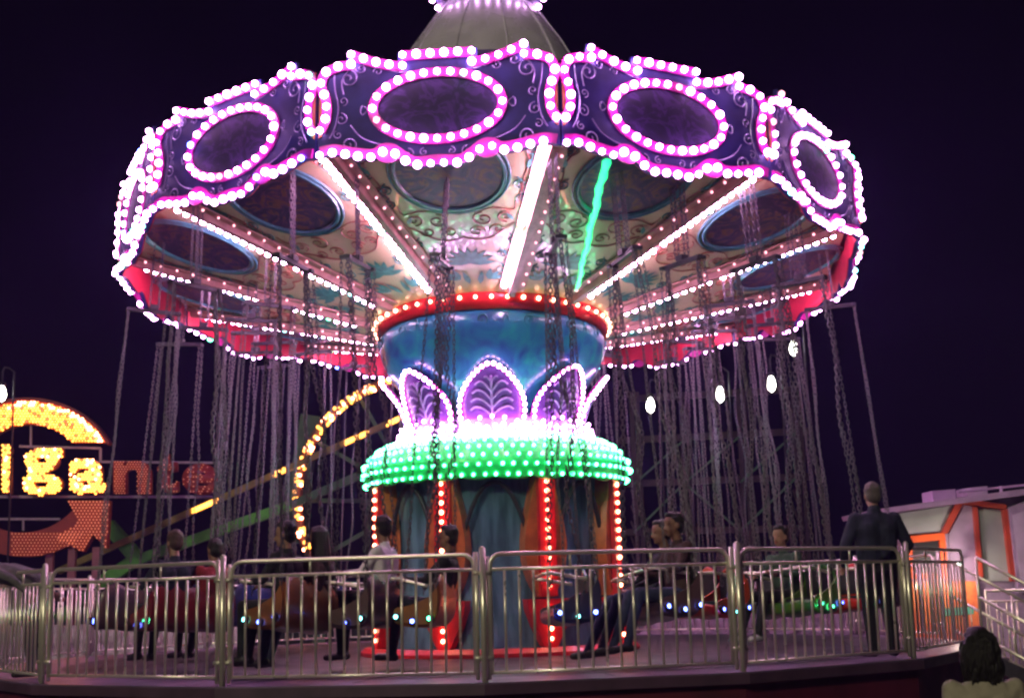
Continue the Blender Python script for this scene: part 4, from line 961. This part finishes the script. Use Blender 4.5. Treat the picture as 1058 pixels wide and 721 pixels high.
# low pale moulded barriers beyond the deck
def low_wall(label, x0, x1, Y, h):
    p, q = at(x0, 660, Y), at(x1, 660, Y); L = q.x - p.x
    e = empty('low_barrier', label, 'barrier', Matrix.Translation((p.x, Y, GZ)))
    s = MB(); n = int(L / 0.12); top = []
    for i in range(n + 1): top.append((L * i / n, h + 0.05 * abs(math.sin(i * 0.55)) + random.uniform(-0.015, 0.015)))
    s.prism([(0, 0)] + [(L, 0)] + list(reversed(top)), 0.0, 0.25); w = s.build('wall', pale_wall, e)
    s = MB()
    for i in range(int(L / 0.55)):
        x = 0.3 + i * 0.55; s.ball((x, -0.02, h * 0.62), 0.17, 0, 2, (1, 0.4, 1.1)); s.ball((x + 0.27, -0.02, h * 0.30), 0.12, 0, 2, (1, 0.4, 1.0))
    s.build('relief', pale_wall, w, True)
low_wall('low pale moulded barrier with a scalloped top beyond the left of the deck', -10, 245, 8.0, 1.22)
low_wall('low pale moulded barrier beyond the right of the deck behind red seats', 620, 905, 8.5, 1.10)

# right background: dim lattice tower with hanging lamps
YT = 16.0
tw = empty('lattice_tower_ride', 'dark red brown lattice structure behind the chains at right, barely lit', 'fairground ride', Matrix.Translation(at(750, 640, YT))); TI = tw.matrix_world.inverted()
for x in (655, 706, 765, 822):
    s2 = MB()
    for dxx in (-3, 3):
        a, b = at(x + dxx, 405, YT), at(x + dxx, 600, YT); s2.bar(TI @ a, TI @ Vector((a.x, YT, GZ)), 0.10, 0.10)
    for i in range(12):
        y = 410 + i * 16; s2.bar(TI @ at(x - 3, y, YT), TI @ at(x + 3, y + 16, YT), 0.04, 0.04)
    s2.build('tower_leg', rust_metal, tw)
for (a, b) in (((640, 455), (835, 445)), ((640, 500), (835, 492)), ((650, 412), (825, 402)), ((640, 550), (835, 545))):
    s2 = MB(); s2.bar(TI @ at(*a, YT + 0.12), TI @ at(*b, YT + 0.12), 0.12, 0.16)
    s2.build('cross_beam', rust_metal, tw)
s2 = MB()
for (a, b) in (((655, 500), (706, 455)), ((706, 500), (765, 450)), ((765, 498), (822, 447)), ((655, 550), (706, 500)), ((765, 548), (706, 498)), ((765, 548), (822, 494))): s2.bar(TI @ at(*a, YT - 0.12), TI @ at(*b, YT - 0.12), 0.05, 0.05)
s2.build('brace', mat('dark_green_girder', (0.03, 0.10, 0.04)), tw)
for (x, y, YL, lab) in ((820, 360, 6.5, 'hanging white lamp, highest of the four at right'), (797, 397, 9.0, 'hanging white lamp, second highest of the four at right'), (744, 408, 11.0, 'hanging white lamp, second from left at right'), (672, 419, 12.5, 'hanging white lamp, lowest and nearest the central column'), (2, 407, 12.0, 'white lamp standing over the lettered sign')):
    c = at(x, y, YL); k = (YL + 18.2) / 26
    e = empty('pole_lamp', lab, 'lamp', Matrix.Translation((c.x, c.y, GZ)), 'white lamps in the background'); h = c.z - GZ
    s2 = MB(); s2.lathe([(0.0, h - 0.15 * k), (0.055 * k, h - 0.10 * k), (0.08 * k, h - 0.02 * k), (0.06 * k, h + 0.09 * k), (0.022 * k, h + 0.16 * k), (0, h + 0.19 * k)], 10); s2.build('lamp_glass', LAMPW, e, True)
    s2 = MB(); s2.lathe([(0.0, h + 0.25 * k), (0.06 * k, h + 0.22 * k), (0.07 * k, h + 0.16 * k), (0.035 * k, h + 0.15 * k)], 10); s2.build('lamp_cap', dark_metal, e, True)
    s2 = MB(); s2.tube([(0.22, 0.1, 0), (0.22, 0.1, h + 0.5)] + [(0.22 - 0.22 * math.sin(t), 0.1 - .1 * math.sin(t), h + 0.5 + 0.1 * math.sin(2 * t)) for t in (0.5, 1.0, 1.57)] + [(0, 0, h + 0.24 * k)], 0.022, 6); s2.build('pole', dark_metal, e, True)

# ------------------------------------------------------------------ CABIN AND STAIRS at right
YC = 1.6
cb = empty('operator_cabin', 'lilac white cabin with orange frames and a dark window behind the standing man', 'cabin', Matrix.Translation(at(985, 690, YC))); CI = cb.matrix_world.inverted()
def cs(P, dy, th, nm, m_, parent=None): return slab([P], YC + dy, th, nm, m_, parent or cb, CI)
w0 = cs([(912, 527), (1092, 505), (1100, 690), (928, 690)], 0.10, 1.6, 'body', lilac)
cs([(905, 526), (1098, 499), (1098, 506), (907, 531)], -0.15, 2.0, 'roof', lilac)
cs([(925, 531), (989, 521), (972, 549), (930, 553)], 0.03, 0.06, 'side_panel', greygreen)
wf = slab([[(935, 554), (976, 550), (977, 557), (936, 561)], [(971, 557), (977, 557), (980, 592), (973, 592)], [(936, 561), (942, 560.5), (944, 592), (938, 592)], [(938, 592), (980, 592), (980.5, 598), (938, 598)]], YC, 0.12, 'window_frame', orange_c, cb, CI)
cs([(942, 560), (971, 557), (973, 592), (944, 592)], 0.06, 0.03, 'window', black_m)
slab([[(973, 549), (988, 519), (995, 520), (979, 551)], [(988, 519), (990, 514), (1040, 521), (1040, 526), (995, 520)], [(1006, 523), (1010, 524), (1016, 597), (1012, 597)], [(1036, 526), (1041, 526), (1050, 600), (1045, 600)]], YC - 0.03, 0.14, 'corner_frame', mat('dark_orange_frame', (0.45, 0.06, 0.03), 0.45, var=0.3, vscale=4), cb, CI)
cs([(980, 552), (996, 522), (1006, 523), (1012, 600), (984, 600)], 0.05, 0.04, 'white_panel', lilac)
cs([(1010, 525), (1036, 527), (1045, 600), (1016, 600)], 0.055, 0.04, 'white_panel', greygreen)
dr_ = cs([(1042, 524), (1070, 514), (1080, 610), (1052, 612)], -0.06, 0.1, 'door', lilac)
cs([(1046, 532), (1066, 525), (1074, 600), (1055, 603)], -0.075, 0.01, 'door_panel', mat('lilac_inset', (0.50, 0.40, 0.56), 0.4, var=0.2, vscale=3), dr_)
ow = mat('orange_lower_wall', (0.80, 0.24, 0.07), 0.45, color2=(0.55, 0.10, 0.05), vscale=9, bump=0.2, bscale=20)
cs([(936, 600), (1010, 600), (1014, 690), (940, 690)], -0.04, 0.12, 'lower_wall', ow)
cs([(975, 628), (1006, 626), (1006, 634), (975, 636)], -0.047, 0.005, 'stripe', mat('teal_stripe', (0.10, 0.42, 0.32), 0.4, var=0.2, vscale=8))
slab([[(963, 507), (987, 505), (988, 519), (964, 520)]], YC + 0.5, 0.5, 'roof_box', mat('lilac_box', (0.34, 0.26, 0.38), 0.5, var=0.2, vscale=4), cb, CI)
slab([[(999, 504), (1020, 502), (1021, 514), (1000, 515)]], YC + 0.5, 0.5, 'roof_box', mat('lilac_box', (0.34, 0.26, 0.38)), cb, CI)
s2 = MB(); s2.tube([CI @ at(990, 508, YC + 0.2), CI @ at(1100, 497, YC + 0.2)], 0.02, 6); s2.tube([CI @ at(1036, 524, YC + 0.2), CI @ at(1034, 502, YC + 0.2)], 0.025, 6); s2.build('roof_rail', lilac, cb)
lp = MB(); lp.ball(CI @ at(992, 583, YC - 0.35), 0.045, 0, 2); lp.bar(CI @ at(992, 583, YC - 0.32), CI @ at(992, 580, YC + 0.05), 0.02, 0.02, 1); wl_ = lp.build('wall_lamp', [LAMPW, dark_metal], cb, True)
pl = bpy.data.lights.new('wall_lamp_light', 'POINT'); pl.energy = 24; pl.color = (1.0, 0.80, 0.66); pl.shadow_soft_size = 0.05
plo = bpy.data.objects.new('wall_lamp_light', pl); COL.objects.link(plo); plo.parent = cb; plo.location = CI @ at(985, 592, YC - 0.46)
# stairs going down from the deck at the right
A0 = fence_pt(3, 6.12, 0.0); A1 = fence_pt(4, 6.12, 0.0)
dirv = Vector((math.sin(FPH + 3.5 * math.pi / 8), -math.cos(FPH + 3.5 * math.pi / 8), 0)); tv = (A1 - A0).normalized(); wst = (A1 - A0).length
st = empty('stair', 'steel stair with sloping handrails leading down from the deck at right', 'stairs', Matrix.Translation((A0 + A1) / 2)); STI = st.matrix_world.inverted()
s2 = MB()
for i in range(5):
    c = (A0 + A1) / 2 + dirv * (0.16 + 0.28 * i) + Vector((0, 0, -0.15 - 0.16 * i)); rot = Matrix((dirv, tv, Vector((0, 0, 1)))).transposed()
    t2 = MB(); t2.box(STI @ c, (0.29, wst * 0.9, 0.035), rot); t2.build('tread', deck_m, st)
for base in (A0 + tv * 0.08, A1 - tv * 0.08):
    h = MB(); low = base + dirv * 1.5 + Vector((0, 0, GZ))
    for z in (1.0, 0.55, 0.12): h.tube([STI @ (base + Vector((0, 0, z)) + dirv * 0.02), STI @ (low + Vector((0, 0, z)))], 0.02, 8)
    for t in (0, 0.5, 1.0):
        q = base.lerp(low, t); h.tube([STI @ (q + dirv * 0.02 + Vector((0, 0, 0.005))), STI @ (q + dirv * 0.02 + Vector((0, 0, 1.0)))], 0.018, 8)
    for i in range(1, 12):
        q = base.lerp(low, i / 12); h.tube([STI @ (q + Vector((0, 0, 0.12))), STI @ (q + Vector((0, 0, 0.55)))], 0.008, 6)
    h.build('handrail', steel, st, True)
    h = MB(); h.bar(STI @ (base + Vector((0, 0, -0.12))), STI @ (low + Vector((0, 0, 0.06))), 0.04, 0.16); h.build('stringer', dark_metal, st)
# fence beyond the stair
for i in range(2):
    a = at(1020, 640, -0.6 + 0.0 * i)
yb = Vector((6.35, 0.2, GZ)); bf = empty('yard_fence', 'grey barred barrier standing in front of the lilac cabin wall', 'barrier', Matrix.Translation(yb))
s2 = MB(); s2.tube([(0, 0, 0.0), (0, 0, 1.5), (2.6, -0.2, 1.5), (2.6, -0.2, 0)], 0.022, 8); s2.tube([(0, 0, 1.36), (2.6, -0.2, 1.36)], 0.016, 8); s2.tube([(0, 0, 0.2), (2.6, -0.2, 0.2)], 0.016, 8); s2.build('rail_frame', steel, bf, True)
s2 = MB()
for i in range(1, 20): s2.tube([(2.6 * i / 20, -0.01 * i, 0.2), (2.6 * i / 20, -0.01 * i, 1.36)], 0.010, 6)
s2.build('bar_grille', steel, bf, True)

# ------------------------------------------------------------------ thin violet haze added to stand in for lens bloom round the bulbs
hz = MB(); hz.box((0, 1.5, 3.4), (40, 43, 11.4))
hm = bpy.data.materials.new('bloom_haze'); hm.use_nodes = True; hn = hm.node_tree.nodes; hn.clear()
ho = hn.new('ShaderNodeOutputMaterial'); pv = hn.new('ShaderNodeVolumePrincipled')
pv.inputs['Color'].default_value = (0.30, 0.20, 0.80, 1); pv.inputs['Density'].default_value = HAZE_DENSITY; pv.inputs['Anisotropy'].default_value = 0.0
hm.node_tree.links.new(pv.outputs[0], ho.inputs['Volume'])
if HAZE_DENSITY > 0: struct(hz.build('bloom_haze', hm), 'stuff')
